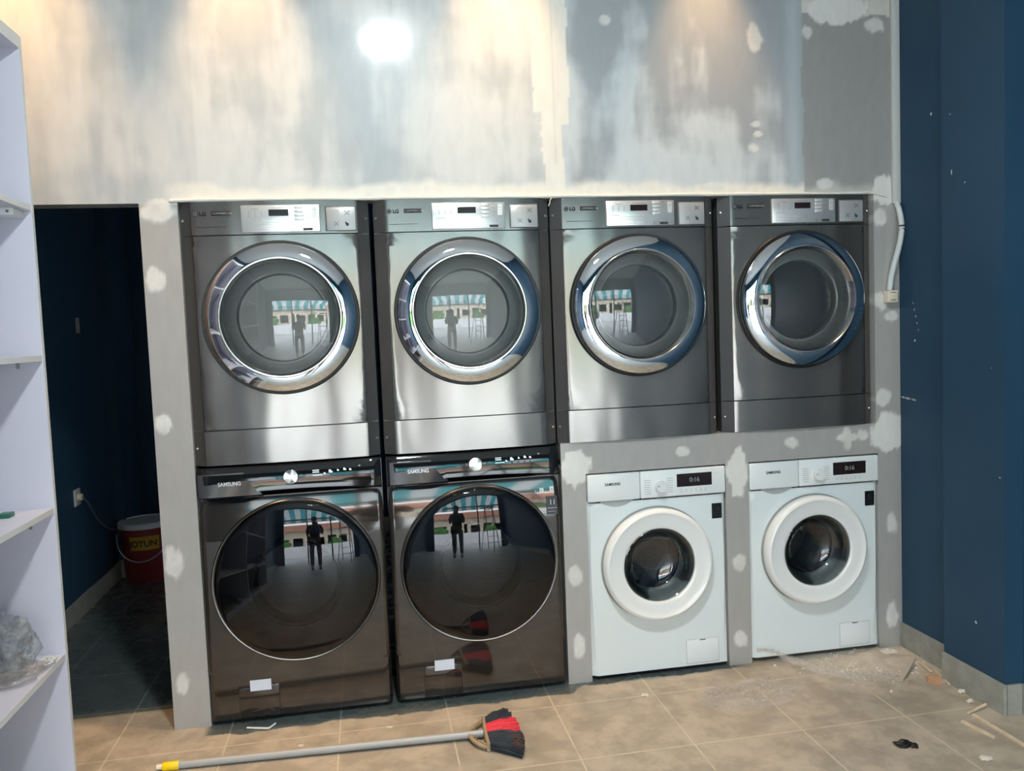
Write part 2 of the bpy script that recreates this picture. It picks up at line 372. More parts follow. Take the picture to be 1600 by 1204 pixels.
# ------------------------------------------------------------ floor
def floor_material():
    m = mat('floor_tiles', (0.3, 0.3, 0.3), 0.3); nt = m.node_tree; b = nt.nodes['Principled BSDF']; L = nt.links.new
    N = nt.nodes.new
    tc = N('ShaderNodeTexCoord'); sp = N('ShaderNodeSeparateXYZ'); L(tc.outputs['Object'], sp.inputs[0])
    def math_(op, a, b_=None, c=None):
        n = N('ShaderNodeMath'); n.operation = op
        for i, v in enumerate((a, b_, c)):
            if v is None: continue
            if isinstance(v, (int, float)): n.inputs[i].default_value = v
            else: L(v, n.inputs[i])
        return n.outputs[0]
    def noise_(scale, detail=6, rough=0.55, vec=None, dist=0.0):
        n = N('ShaderNodeTexNoise'); n.inputs['Scale'].default_value = scale; n.inputs['Detail'].default_value = detail; n.inputs['Roughness'].default_value = rough
        n.inputs['Distortion'].default_value = dist
        L(vec or tc.outputs['Object'], n.inputs['Vector']); return n.outputs['Fac']
    def ramp(v, a, b_, lo=0.0, hi=1.0):
        n = N('ShaderNodeMapRange'); n.interpolation_type = 'SMOOTHSTEP'; L(v, n.inputs['Value'])
        n.inputs['From Min'].default_value = a; n.inputs['From Max'].default_value = b_; n.inputs['To Min'].default_value = lo; n.inputs['To Max'].default_value = hi
        return n.outputs[0]
    def mix(f_, a, b_):
        n = N('ShaderNodeMix'); n.data_type = 'RGBA'; L(f_, n.inputs['Factor'])
        for k, v in (('A', a), ('B', b_)):
            if isinstance(v, tuple): n.inputs[k].default_value = (*v, 1)
            else: L(v, n.inputs[k])
        return n.outputs['Result']
    T = 0.405
    def line(c, off):
        fr = math_('FRACT', math_('DIVIDE', math_('ADD', c, 40 * T - off), T))
        d = math_('MULTIPLY', math_('MINIMUM', fr, math_('SUBTRACT', 1.0, fr)), T)
        return ramp(d, 0.0022, 0.0042, 1, 0)
    grout = math_('MAXIMUM', line(sp.outputs['X'], -0.002), line(sp.outputs['Y'], -0.178))
    tile = mix(noise_(5, 8), (0.060, 0.075, 0.076), (0.105, 0.125, 0.122))
    dust_glare_col = mix(ramp(noise_(7, 9, 0.65), .38, .62), (0.34, 0.290, 0.226), (0.46, 0.395, 0.31))
    dust_glare_col = mix(ramp(sp.outputs['Y'], -1.5, -2.6, 0, 1), dust_glare_col, (0.40, 0.42, 0.42))  # daylight glare near the shop front, painted into the floor colour
    # beige dust layer with a darker strip along the machines and painted doorway shade
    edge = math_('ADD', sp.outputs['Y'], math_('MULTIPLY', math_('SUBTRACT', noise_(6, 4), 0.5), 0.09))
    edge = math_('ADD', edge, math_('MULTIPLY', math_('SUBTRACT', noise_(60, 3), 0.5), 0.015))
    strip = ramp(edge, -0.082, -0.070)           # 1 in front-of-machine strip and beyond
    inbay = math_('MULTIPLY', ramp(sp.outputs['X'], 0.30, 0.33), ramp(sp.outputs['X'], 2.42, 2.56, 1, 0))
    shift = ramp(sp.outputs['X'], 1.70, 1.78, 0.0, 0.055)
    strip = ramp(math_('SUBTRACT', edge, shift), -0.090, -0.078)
    dark_floor = math_('MULTIPLY', strip, inbay)
    doorway_shade = ramp(sp.outputs['Y'], 0.185, 0.215)  # straight shade edge behind the doorway, painted by dropping the beige
    dark_floor = math_('MAXIMUM', dark_floor, doorway_shade)
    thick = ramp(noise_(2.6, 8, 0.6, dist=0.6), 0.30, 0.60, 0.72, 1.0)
    dust = math_('MULTIPLY', math_('SUBTRACT', 1.0, dark_floor), thick)
    col = mix(dust, tile, dust_glare_col)
    # plaster swept toward the right corner
    hx = math_('SUBTRACT', sp.outputs['X'], 3.0); hy = math_('SUBTRACT', sp.outputs['Y'], -0.12)
    dd = math_('SQRT', math_('ADD', math_('POWER', math_('MULTIPLY', hx, 1.9), 2.0), math_('POWER', math_('MULTIPLY', hy, 2.6), 2.0)))
    pile = math_('MULTIPLY', ramp(math_('ADD', dd, math_('MULTIPLY', math_('SUBTRACT', noise_(9, 6), .5), 1.1)), 0.25, 0.75, 1, 0), 0.85)
    col = mix(math_('MULTIPLY', pile, 0.85), col, (0.60, 0.53, 0.44))
    scatter = math_('MULTIPLY', ramp(noise_(16, 9, 0.75, dist=1.2), 0.62, 0.70), math_('MULTIPLY', ramp(sp.outputs['X'], 1.9, 2.9), math_('SUBTRACT', 1.0, dark_floor)))
    col = mix(math_('MULTIPLY', scatter, 0.75), col, (0.55, 0.50, 0.42))
    dk = math_('MULTIPLY', ramp(noise_(5.5, 9, 0.7, dist=0.8), 0.56, 0.70), ramp(sp.outputs['X'], 1.8, 3.0, 0.15, 0.45))
    col = mix(dk, col, (0.20, 0.185, 0.16))
    g = math_('MULTIPLY', grout, ramp(noise_(12, 3), 0.3, 0.55, 0.35, 0.85))
    gcol = mix(dark_floor, (0.56, 0.49, 0.38), (0.22, 0.24, 0.23))
    col = mix(g, col, gcol)
    L(col, b.inputs['Base Color'])
    L(math_('ADD', math_('MULTIPLY', dust, 0.25), ramp(noise_(8, 4), .3, .7, 0.20, 0.34)), b.inputs['Roughness'])
    bp = N('ShaderNodeBump'); bp.inputs['Strength'].default_value = 0.25; bp.inputs['Distance'].default_value = 0.003
    L(math_('ADD', noise_(40, 6), math_('MULTIPLY', grout, -0.4)), bp.inputs['Height']); L(bp.outputs[0], b.inputs['Normal'])
    return m
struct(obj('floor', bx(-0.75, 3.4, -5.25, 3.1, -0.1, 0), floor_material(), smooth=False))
struct(obj('ceiling', bx(-0.75, 3.4, -5.25, 0.1, 3.3, 3.4), mat('ceiling_white', (0.62, 0.63, 0.62), 0.7), smooth=False))
struct(obj('ceiling_store', bx(-0.75, 3.4, 0.1, 3.1, 2.5, 2.6), mat('ceiling_store_white', (0.6, 0.6, 0.6), 0.7), smooth=False))

# ------------------------------------------------------------ blue side walls
def blue_mat():
    m = mat('navy_paint', (0.020, 0.066, 0.128), 0.5, spec=0.22); nt = m.node_tree; b = nt.nodes['Principled BSDF']; L = nt.links.new
    tc = nt.nodes.new('ShaderNodeTexCoord'); n = nt.nodes.new('ShaderNodeTexNoise'); n.inputs['Scale'].default_value = 2.5; n.inputs['Detail'].default_value = 6
    mx = nt.nodes.new('ShaderNodeMix'); mx.data_type = 'RGBA'; mx.inputs['A'].default_value = (0.016, 0.050, 0.092, 1); mx.inputs['B'].default_value = (0.025, 0.068, 0.118, 1)
    L(tc.outputs['Object'], n.inputs['Vector']); L(n.outputs['Fac'], mx.inputs['Factor'])
    v = nt.nodes.new('ShaderNodeTexNoise'); v.inputs['Scale'].default_value = 9; v.inputs['Detail'].default_value = 9; v.inputs['Roughness'].default_value = 0.75
    mr = nt.nodes.new('ShaderNodeMapRange'); mr.inputs['From Min'].default_value = 0.68; mr.inputs['From Max'].default_value = 0.80; mr.inputs['To Max'].default_value = 0.6
    L(tc.outputs['Object'], v.inputs['Vector']); L(v.outputs['Fac'], mr.inputs['Value'])
    m2 = nt.nodes.new('ShaderNodeMix'); m2.data_type = 'RGBA'; L(mr.outputs[0], m2.inputs['Factor']); L(mx.outputs['Result'], m2.inputs['A']); m2.inputs['B'].default_value = (0.09, 0.15, 0.20, 1)
    L(m2.outputs['Result'], b.inputs['Base Color'])
    return m
M['navy'] = blue_mat()
M['fleck'] = mat('white_fleck', (0.60, 0.63, 0.62), 0.6)
def flecks(bm, wx, items, rnd):
    for (y, z, s, n) in items:
        pts = []
        k = 7
        for i in range(k):
            a = 2 * PI * i / k; q = s * rnd.uniform(0.6, 1.2)
            pts.append(bm.verts.new((wx - 0.0012, y + q * math.cos(a), z + n * q * math.sin(a))))
        fc = bm.faces.new(pts); fc.material_index = 1
bm = bmesh.new(); rn = random.Random(3)
box(bm, XR, 3.40, -0.345, 0.10, 0, 3.3); box(bm, 3.175, 3.40, -0.662, -0.345, 0, 3.3); box(bm, 3.25, 3.40, -5.25, -0.662, 0, 3.3)
bm2 = bm
flecks(bm2, XR, [(-0.208, 2.245, .006, 1.2), (-0.10, 1.343, .005, 1.3)] + [(-0.012 - 0.011 * i, 1.101 - 0.001 * i, rn.uniform(.003, .006), .9) for i in range(9)], rn)
flecks(bm2, XR, [(-0.09 - .008 * i, 1.50 - .028 * i, .0028, 2) for i in range(5)], rn)
flecks(bm2, 3.175, [(-0.52, 0.291, .006, 1.3), (-0.394, 2.196, .003, 1), (-0.40, 1.98, .004, 3), (-.47, 1.93, .003, 1.5), (-0.64, 0.86, .005, .6), (-.60, 1.25, .002, 1)], rn)
struct(obj('wall_right', bm2, [M['navy'], M['fleck']], smooth=False))
bm = bmesh.new(); box(bm, -0.75, -0.62, -5.25, 2.27, 0, 3.3); box(bm, -0.75, -0.565, 2.27, 2.62, 0, 2.5); box(bm, -0.75, -0.62, 2.62, 3.1, 0, 2.5)
struct(obj('wall_left', bm, M['navy'], smooth=False))
struct(obj('wall_store_back', bx(-0.62, 3.4, 2.95, 3.1, 0, 2.5), M['navy'], smooth=False))
bm = bmesh.new(); box(bm, 3.3, 3.4, 0.1, 1.3, 0, 2.5); box(bm, 3.3, 3.4, 1.75, 2.95, 0, 2.5); box(bm, 3.3, 3.4, 1.3, 1.75, 0, 1.4); box(bm, 3.3, 3.4, 1.3, 1.75, 1.8, 2.5)  # wall opening out of view, added to brighten the store room
struct(obj('wall_store_right', bm, M['navy'], smooth=False))
# tile skirting
sk = mat('skirting_tile', (0.33, 0.33, 0.285), 0.35, var=(18, (0.26, 0.265, 0.24)))
M['skirt'] = sk
bm = bmesh.new()
for a, b_ in ((-0.137, 0.0), (-0.344, -0.139)): box(bm, XR - 0.012, XR, a, b_, 0, 0.106, 0.001)
struct(obj('baseboard_right', bm, sk, smooth=False))
struct(obj('baseboard_pillar', bx(3.163, 3.175, -0.672, -0.346, 0, 0.112, bev=0.001), sk, smooth=False))
bm = bmesh.new(); box(bm, 3.177, 3.236, -0.674, -0.664, 0, 0.112, 0.001); struct(obj('baseboard_pillar_end', bm, sk, smooth=False))
bm = bmesh.new(); y = -0.664
while y > -4.8: box(bm, 3.238, 3.25, y - 0.40, y - 0.002, 0, 0.110, 0.001); y -= 0.402
struct(obj('baseboard_right_shop', bm, sk, smooth=False))
bm = bmesh.new(); box(bm, -0.62, -0.608, -5.1, 2.258, 0, 0.105, 0.001)
struct(obj('baseboard_left', bm, sk, smooth=False))
struct(obj('baseboard_store_pillar', bx(-0.618, -0.557, 2.258, 2.269, 0, 0.108, bev=0.001), sk, smooth=False))
struct(obj('baseboard_store_back', bx(-0.56, 3.29, 2.938, 2.95, 0, 0.105), sk, smooth=False))

# ------------------------------------------------------------ dryers (four graphite steel stacked dryers)
def sphere_cap(rad, R, y0, n=14):
    """profile from rim to centre, bulging toward -y"""
    sag = lambda q: math.sqrt(R * R - q * q) - math.sqrt(R * R - rad * rad)
    return [(rad * (1 - k / n), y0 - sag(rad * (1 - k / n))) for k in range(n + 1)]
def add_drum(parent, cx, cz, rad, y0, y1, m, tunnel, throat):
    bm = bmesh.new()
    lathe(bm, [(throat, y0), (rad * .96, y0 + 0.02), (rad, y0 + .04), (rad, y1 - 0.03), (rad * .94, y1), (rad * .3, y1 + .008), (0, y1 + .008)], cx, cz, 64)
    for k in range(3):
        a = 2 * PI * k / 3 + 0.9; ca, sa = math.cos(a), math.sin(a)
        vs = []
        for (q, t, yy) in ((rad, -.05, y0 + .05), (rad, .05, y0 + .05), (rad - .055, 0, y0 + .07), (rad, -.05, y1 - .04), (rad, .05, y1 - .04), (rad - .055, 0, y1 - .06)):
            vs.append(bm.verts.new((cx + q * ca - t * sa, yy, cz + q * sa + t * ca)))
        for q in ((0, 1, 2), (3, 5, 4), (0, 2, 5, 3), (1, 4, 5, 2)): bm.faces.new([vs[i] for i in q])
    d = obj('drum', bm, m, parent)
    return d
def dome_points(W, off, n=24):
    ch = 0.043
    pts = [(-W / 2, 0.004), (-W / 2 + ch - .004, -0.0265 + off), (-W / 2 + ch, -0.028 + off)]
    for i in range(1, n):
        t = i / n; x = -W / 2 + ch + (W - 2 * ch) * t; pts.append((x, -0.028 + off - 0.010 * (1 - (2 * t - 1) ** 2)))
    return pts + [(W / 2 - ch, -0.028 + off), (W / 2 - ch + .004, -0.0265 + off), (W / 2, 0.004)]
def make_dryer(label):
    W = 0.684
    t = thing('stacked_dryer', label, 'dryer', (0.667, 0.026, 0.993), group=None)
    fy = lambda x: -0.028 - 0.010 * (1 - min(1.0, abs(x) / (W / 2 - .043)) ** 2) if abs(x) < W / 2 - .043 else -0.028 + (abs(x) - (W / 2 - .043)) * .032 / .043
    bm = bmesh.new()
    box(bm, -W / 2 + .002, W / 2 - .002, 0.006, 0.03, 0.001, .971); box(bm, -W / 2 + .002, -W / 2 + .02, 0.03, 0.70, 0.001, .971)
    box(bm, W / 2 - .02, W / 2 - .002, 0.03, 0.70, 0.001, .971); box(bm, -W / 2 + .02, W / 2 - .02, 0.68, 0.70, 0.001, .971); box(bm, -W / 2 + .02, W / 2 - .02, .03, .68, .95, .971); box(bm, -W / 2 + .02, W / 2 - .02, .03, .68, .001, .02)
    obj('cabinet', bm, M['steel_side'], t, smooth=False)
    # bottom and top fascias, main panel with a round door hole
    bm = bmesh.new(); plan_prism(bm, dome_points(W, 0), 0.0, 0.1285, 0.0065); obj('kick_panel', bm, M['steel'], t)
    bm = bmesh.new(); plan_prism(bm, dome_points(W, 0), 0.8515, 0.972, 0.0065); obj('control_fascia', bm, M['steel'], t)
    bm = bmesh.new(); cx, cz = 0.005, 0.541
    loop_cut_hole(bm, cx, cz, 0.262, -W / 2, W / 2, 0.1325, 0.8475, lambda x, z: fy(x), 96)
    o = obj('front_panel', bm, M['steel'], t, front=True)
    for s_ in (-1, 1):
        bm = bmesh.new()
        for (za, zb) in ((0.0, .1285), (.1325, .8475), (.8515, .972)):
            x0, x1 = sorted((s_ * (W / 2 + .0004), s_ * (W / 2 - .0425)))
            p = [(s_ * W / 2, 0.0022), (s_ * (W / 2 - .0425), -0.0296)]
            v = [bm.verts.new((p[0][0], p[0][1], za)), bm.verts.new((p[1][0], p[1][1], za)), bm.verts.new((p[1][0], p[1][1], zb)), bm.verts.new((p[0][0], p[0][1], zb))]
            bm.faces.new(v)
        obj('corner_strip', bm, M['steel_side'], t, smooth=False)
    # door
    bm = bmesh.new(); lathe(bm, [(.262, .0), (.262, -.034), (.285, -.034), (.2865, -.041), (.283, -.047), (.276, -.046), (.2745, -.040), (.272, -.040), (.268, -.060), (.262, -.060), (.262, .0)], cx, cz)
    door = obj('door', bm, M['rubber'], t)
    prof = [(.2735, -.040), (.2735, -.0625), (.2720, -.0665)]
    yv = -.0665; rr = .2720
    while rr > .2235:
        tilt = math.radians(5 + 27 * ((rr - .2225) / .05) ** 1.0); yv -= math.tan(tilt) * .0025; rr -= .0025; prof.append((rr, yv))
    yi = yv
    prof += [(.2225, yi + .003)]
    bm = bmesh.new(); lathe(bm, prof, cx, cz, 128); obj('chrome_ring', bm, M['chrome'], door)
    bm = bmesh.new(); lathe(bm, [(.2235, yi + .004), (.2225, yi - .004), (.2195, yi - .0075), (.2155, yi - .0075), (.2120, yi - .003), (.2075, yi + .010), (.2055, yi + .012), (.205, yi + .03)], cx, cz, 128)
    obj('inner_ring', bm, M['satin'], door)
    bm = bmesh.new(); lathe(bm, sphere_cap(.2065, 0.80, yi + .011), cx, cz, 96); obj('door_glass', bm, M['glass'], door, front=True)
    bm = bmesh.new(); lathe(bm, [(.206, yi + .024), (.196, yi + .045), (.182, yi + .060), (.172, yi + .064), (.166, yi + .060), (.162, yi + .066), (.158, yi + .14), (.152, yi + .145)], cx, cz, 96)
    obj('glass_bowl', bm, M['bowl'], door)
    bm = bmesh.new(); lathe(bm, [(.262, -.030), (.206, -.040), (.206, .02), (.20, .10)], cx, cz, 96); obj('door_tunnel', bm, M['grey_p'], t)
    add_drum(t, cx, cz, .285, .10, .60, M['drum'], .2, .20)
    # display plate
    p0, p1, q0, q1 = -.121, .163, .857, .957
    yp = fy(0) - .0006
    bm = bmesh.new(); box(bm, p0, p1, yp - .005, -0.02, q0, q1, .0035)
    pl = obj('control_plate', bm, M['plate'], t)
    fx = lambda a: p0 + (p1 - p0) * a; fz = lambda b: q1 - (q1 - q0) * b
    yf = yp - .005
    obj('display_window', bx(fx(.35), fx(.60), yf - .0008, yf + .001, fz(.41), fz(.17)), M['display'], pl, smooth=False)
    for k in range(4):
        zc = fz(.085 + .145 * k); obj('push_button', bx(fx(.675), fx(.785), yf - .002, yf + .001, zc - .0052, zc + .0048, bev=.0012), M['button'], pl)
    it = [(fx(.675), fx(.787), fz(.085 + .145 * k) - .0066, fz(.085 + .145 * k) - .0057, yf) for k in range(4)] + [(fx(.787), fx(.789), fz(.085 + .145 * k) - .006, fz(.085 + .145 * k) + .005, yf) for k in range(4)]
    led_text_bars(pl, it, M['ink_pale'], 'button_outline')
    led_text_bars(pl, [(fx(.90), fx(.965), fz(.50), fz(.06), yf)], M['button'], 'start_key')
    it = [(fx(.13), fx(.23), fz(.155), fz(.135), yf), (fx(.38), fx(.56), fz(.125), fz(.11), yf)]
    for c_ in (.10, .18, .26):
        for r_ in (.24, .32, .40): it.append((fx(c_ - .008), fx(c_ + .008), fz(r_ + .02), fz(r_ - .02), yf))
    it.append((fx(.06), fx(.19), fz(.60), fz(.575), yf))
    for k in range(5): it.append((fx(.06), fx(.56 if k < 3 else .44), fz(.655 + .062 * k), fz(.643 + .062 * k), yf))
    it += [(fx(.805), fx(.86), fz(.07 + .145 * k), fz(.055 + .145 * k), yf) for k in range(4)] + [(fx(.92), fx(.945), fz(.2), fz(.18), yf - .0008)]
    led_text_bars(pl, it, M['ink_pale'], 'printed_lines')
    led_text_bars(pl, [(fx(.78), fx(.90), fz(.955), fz(.865), yf)], M['ink'], 'dark_badge')
    led_text_bars(pl, [(fx(.69), fx(.78), fz(.87), fz(.865), yf), (fx(.69), fx(.78), fz(.955), fz(.95), yf), (fx(.69), fx(.693), fz(.955), fz(.865), yf)], M['ink'], 'badge_outline')
    # card reader cover
    bm = bmesh.new(); y2 = fy(.24)
    box(bm, .180, .294, y2 - .0035, y2 + .004, .8575, .951, .003)
    cr = obj('payment_cover', bm, M['badge_grey'], t)
    obj('cover_face', bx(.186, .293, y2 - .0058, y2 - .003, .860, .947, bev=.002), M['plate_grey'], cr)
    it = []
    for (a, b_) in ((.222, .925), (.262, .925), (.222, .885), (.262, .885)):
        it += [(a - .010, a - .0085, b_ - .010, b_ + .010, y2 - .0058), (a + .0085, a + .010, b_ - .010, b_ + .010, y2 - .0058), (a - .01, a + .01, b_ + .009, b_ + .010, y2 - .0058)]
    for q in range(3): led_text_bars(cr, it[3 * q:3 * q + 3], M['ink_pale'], 'icon_outline')
    bm = bmesh.new()
    for (a, b_) in ((.262, .925), (.222, .885)):
        for s_ in (-1, 1):
            tube(bm, [(a - .008, y2 - .0062, b_ - .008 * s_), (a + .008, y2 - .0062, b_ + .008 * s_)], .0008, 6)
        obj('icon', bm, M['ink'], cr, smooth=False); bm = bmesh.new()
    lathe(bm, [(.006, y2 - .0058), (.006, y2 - .0066), (0, y2 - .0066)], .262, .882, 16)
    box(bm, .2545, .2595, y2 - .0066, y2 - .0058, .884, .892)
    obj('icon', bm, M['ink'], cr, smooth=False)
    # logo, badge and fine lines
    yl = fy(-.27) - .0004
    bm = bmesh.new(); lathe(bm, [(.0085, yl + .002), (.0085, yl - .0006), (0, yl - .0006)], -.281, .929, 24); lg = obj('brand_emblem', bm, M['logo'], t, smooth=False)
    bm = bmesh.new(); yy = yl - .0008
    lathe(bm, [(.0066, yy), (.0066, yy - .0003), (.0056, yy - .0003), (.0056, yy)], -.281, .929, 24); box(bm, -.2815, -.2805, yy - .0004, yy, .9255, .9335); box(bm, -.2815, -.278, yy - .0004, yy, .9255, .9263)
    obj('emblem_lines', bm, M['ink_pale'], lg, smooth=False)
    text(t, 'LG', -.268, .9222, yl - .0018, .019, M['logo'], 'brand_lettering', bold=.0007)
    yb = fy(-.19)
    led_text_bars(t, [(-.225, -.148, .922, .937, yb - .0006)], M['logo'], 'model_badge')
    text(t, 'COMMERCIAL', -.222, .9258, yb - .0014, .0112, M['ink_pale'], 'badge_lettering')
    led_text_bars(t, [(-.283, -.145, .8795, .8805, yb), (-.175, -.145, .868, .8688, yb), (-.175, -.150, .862, .8628, yb)], M['logo'], 'fine_line')
    for s_ in (-1, 1):
        for zz in (.907, .065):
            bm = bmesh.new(); lathe(bm, [(.0055, .004), (.0055, 0), (.0040, -.0022), (0, -.003)], 0, 0, 20)
            bmesh.ops.rotate(bm, verts=bm.verts, matrix=Matrix.Rotation(s_ * .62, 3, 'Z'))
            obj('screw', bm, M['screw'], t, loc=(s_ * (W / 2 - .010), -.0065, zz))
    return t
d0 = make_dryer('graphite steel dryer, leftmost of the upper row, next to the doorway column')
DX = [(0.667, 0), (1.368, 1), (2.060, 2), (2.768, 3)]
dl = ['', 'graphite steel dryer second from the left, stacked on the right-hand black washer', 'graphite steel dryer third from the left, above the left white washer', 'graphite steel dryer at the right end of the upper row, beside the blue wall']
for x, i in DX[1:]:
    c = copy_tree(d0); c.location = (x, 0.026, 0.993); c['label'] = dl[i]
for c in [o for o in C.objects if o.name.startswith('stacked_dryer')]: c['group'] = 'graphite dryers in the upper row'

# ------------------------------------------------------------ black washers
def make_black_washer(label):
    W = .684; t = thing('black_washer', label, 'washing machine', (0.668, 0.0, 0.0))
    def fy(x, z):
        y = -.012
        if z > .70: y += .030 * ((z - .70) / .17) ** 1.6
        e = abs(x) - (W / 2 - .022)
        if e > 0: y += .022 - math.sqrt(max(0, .022 ** 2 - e * e)) * 1.0
        if z < .05: y += (.05 - z) ** 2 * 6
        return y
    cx, cz = .006, .542
    bm = bmesh.new()
    # front skin: grid with round hole
    outer_ = loop_cut_hole(bm, cx, cz, .300, -W / 2, W / 2, .20, .868, fy, 288, 48)
    obj('front_panel', bm, M['bstain'], t, front=True)
    bm = bmesh.new(); xs_ = [-W / 2 + W * i / 60 for i in range(61)]; zs_ = [.018, .026, .034, .042, .05] + [.05 + .15 * k / 8 for k in range(1, 9)]
    V = [[bm.verts.new((x, fy(x, z), z)) for z in zs_] for x in xs_]
    for i in range(60):
        for j in range(len(zs_) - 1): bm.faces.new((V[i][j], V[i + 1][j], V[i + 1][j + 1], V[i][j + 1]))
    obj('lower_panel', bm, M['bstain'], t, front=True)
    bm = bmesh.new(); box(bm, -W / 2, W / 2, .016, .03, .03, .98); box(bm, -W / 2, -W / 2 + .02, .03, .72, .03, .98); box(bm, W / 2 - .02, W / 2, .03, .72, .03, .98)
    box(bm, -W / 2 + .02, W / 2 - .02, .03, .72, .96, .98); box(bm, -W / 2 + .02, W / 2 - .02, .70, .72, .03, .96)
    obj('cabinet', bm, M['bstain'], t, smooth=False)
    for sx in (-1, 1):
        for yy in (.06, .66):
            bm = bmesh.new(); lathe(bm, [(0, 0), (.022, 0), (.022, .012), (.010, .014), (.010, .032), (0, .032)], sx * .29, 0, 20, 'Z', yy); obj('foot', bm, M['rubber'], t)
    # control console, lens shaped lower edge
    bm = bmesh.new(); n = 48; lo = []; hi = []; lo2 = []
    for i in range(n + 1):
        x = -W / 2 + .002 + (W - .004) * i / n; s = abs(2 * i / n - 1)
        zl = .872 + .012 * (1 - s ** 2) * (1 if x > -.12 else .3)
        edge = .02 * max(0, s - .93) / .07
        lo.append(bm.verts.new((x, -.004 + edge * .6, zl - .004))); lo2.append(bm.verts.new((x, -.016 + edge, zl + .006))); hi.append(bm.verts.new((x, .004 + edge * .4, .984)))
    bk = [bm.verts.new((v.co.x, .03, v.co.z)) for v in (lo[0], lo[-1], hi[-1], hi[0])]
    mid = [bm.verts.new((v.co.x, v.co.y * .5 - .006, .955)) for v in lo2]
    for i in range(n):
        bm.faces.new((lo[i], lo[i + 1], lo2[i + 1], lo2[i])); bm.faces.new((lo2[i], lo2[i + 1], mid[i + 1], mid[i])); bm.faces.new((mid[i], mid[i + 1], hi[i + 1], hi[i]))
    bm.faces.new([bk[0], bk[1]] + list(reversed(lo))); bm.faces.new([bk[3], bk[2]] + list(reversed(hi)))
    con = obj('control_console', bm, M['bgloss'], t)
    # detergent drawer front with finger recess
    bm = bmesh.new(); pr = [(-.338, -.010), (-.330, -.018), (-.12, -.0185), (-.105, -.014)]
    lo = [bm.verts.new((x, y, .876)) for x, y in pr]; hi = [bm.verts.new((x + (.0 if k < 2 else -.055), y + .006, .962)) for k, (x, y) in enumerate(pr)]
    for i in range(3): bm.faces.new((lo[i], lo[i + 1], hi[i + 1], hi[i]))
    bm.faces.new([bm.verts.new((x, .0, .876)) for x, y in (pr[-1], pr[0])] + lo)
    bm.faces.new(list(reversed(hi)) + [bm.verts.new((pr[0][0], .0, .962)), bm.verts.new((pr[-1][0] - .055, .0, .962))])
    dr = obj('detergent_drawer', bm, mat('drawer_charcoal', (.022, .024, .030), .2, coat=.3), con)
    bm = bmesh.new(); pr = []
    for k in range(13):
        a = k / 12; pr.append((-.325 + .235 * a, .874 - .030 * math.sin(PI * a) ** .6))
    tp = [bm.verts.new((x, fy(x, z) - .001, z)) for x, z in pr]; bm.faces.new(tp)
    obj('finger_recess', bm, M['bgloss'], con, smooth=False)
    # knob with spun metal face
    kx, kz, ky = .003, .9365, -.013
    bm = bmesh.new(); lathe(bm, [(.0275, ky + .006), (.0275, ky - .012), (.0265, ky - .0150), (.0255, ky - .0155)], kx, kz, 48); kn = obj('program_knob', bm, M['satin'], con)
    bm = bmesh.new(); ctr = bm.verts.new((kx, ky - .0162, kz)); ring = []
    for k in range(24):
        a = 2 * PI * k / 24; ring.append(bm.verts.new((kx + .0256 * math.cos(a), ky - .0155 + .0022 * math.sin(3 * a + 1), kz + .0256 * math.sin(a))))
    for k in range(24): bm.faces.new((ctr, ring[k], ring[(k + 1) % 24]))
    obj('knob_face', bm, M['satin'], kn, front=True)
    yc = -.0180
    def led(items, m, nm): return led_text_bars(con, items, m, nm)
    led([(-.052, -.044, .930, .937, yc), (.046, .056, .936, .941, yc)], M['badge_grey'], 'touch_key')
    led([(.083, .107, .952, .9545, yc + .003), (.083, .107, .945, .9475, yc + .002), (.083, .120, .934, .9355, yc + .001)], M['lit'], 'lit_bar')
    for (a, b_, s_) in ((.150, .947, .0065), (.178, .949, .0035), (.203, .9515, .005), (.224, .949, .004), (.128, .940, .0035)):
        led([(a - s_, a + s_ * .2, b_ - s_ * .8, b_ + s_ * .8, yc + .004), (a, a + s_, b_ - s_ * .9, b_, yc + .004)], M['lit'], 'lit_icon')
    led([(a - .003, a + .003, .930, .936, yc + .001) for a in (.150, .176, .201, .223)], M['badge_grey'], 'touch_mark')
    led([(.255, .262, .957, .963, yc + .006), (.298, .326, .934, .9352, yc + .012)], M['ink_pale'], 'faint_mark')
    text(con, 'SAMSUNG', -.262, .9165, -.0175, .0200, M['silvertext'], 'brand_lettering', bold=.0004, sx=.90)
    # door
    bm = bmesh.new(); lathe(bm, [(.300, .01), (.312, -.010), (.3135, -.018), (.3125, -.030), (.3085, -.034), (.3045, -.033), (.3035, -.026), (.300, -.026), (.300, .01)], cx, cz, 128)
    door = obj('door', bm, mat('door_trim', (.22, .21, .20), .18, 1.0), t)
    bm = bmesh.new(); pr = [(.3035, -.030), (.3025, -.040), (.299, -.047), (.293, -.052)]
    cap = sphere_cap(.293, 1.05, -.052, 18)
    lathe(bm, pr + cap[1:], cx, cz, 128); obj('door_glass', bm, M['bdoor'], door, front=True)
    bm = bmesh.new(); lathe(bm, [(.302, -.028), (.285, -.032), (.19, -.045), (.165, -.036), (.158, .0), (.13, .05), (0, .055)], cx, cz, 96); obj('door_lining', bm, M['bdoor_in'], door)
    bm = bmesh.new(); lathe(bm, [(.168, -.043), (.164, -.047), (.160, -.043)], cx, cz - .01, 96)
    lathe(bm, [(.064, .045), (.060, .040), (.056, .045)], cx + .03, cz + .09, 48); obj('lining_ring', bm, M['bdoor_ring'], door)
    # filter flap with paper sticker
    bm = bmesh.new(); box(bm, -.233, -.086, -.0145, -.008, .024, .144, .002); fl = obj('filter_flap', bm, M['bstain'], t)
    bm = bmesh.new()
    for (a, b_, c_, d_) in ((-.2345, -.233, .022, .146), (-.086, -.0845, .022, .146), (-.2345, -.0845, .144, .1455), (-.2345, -.0845, .0225, .024)): box(bm, a, b_, -.0128, -.0115, c_, d_)
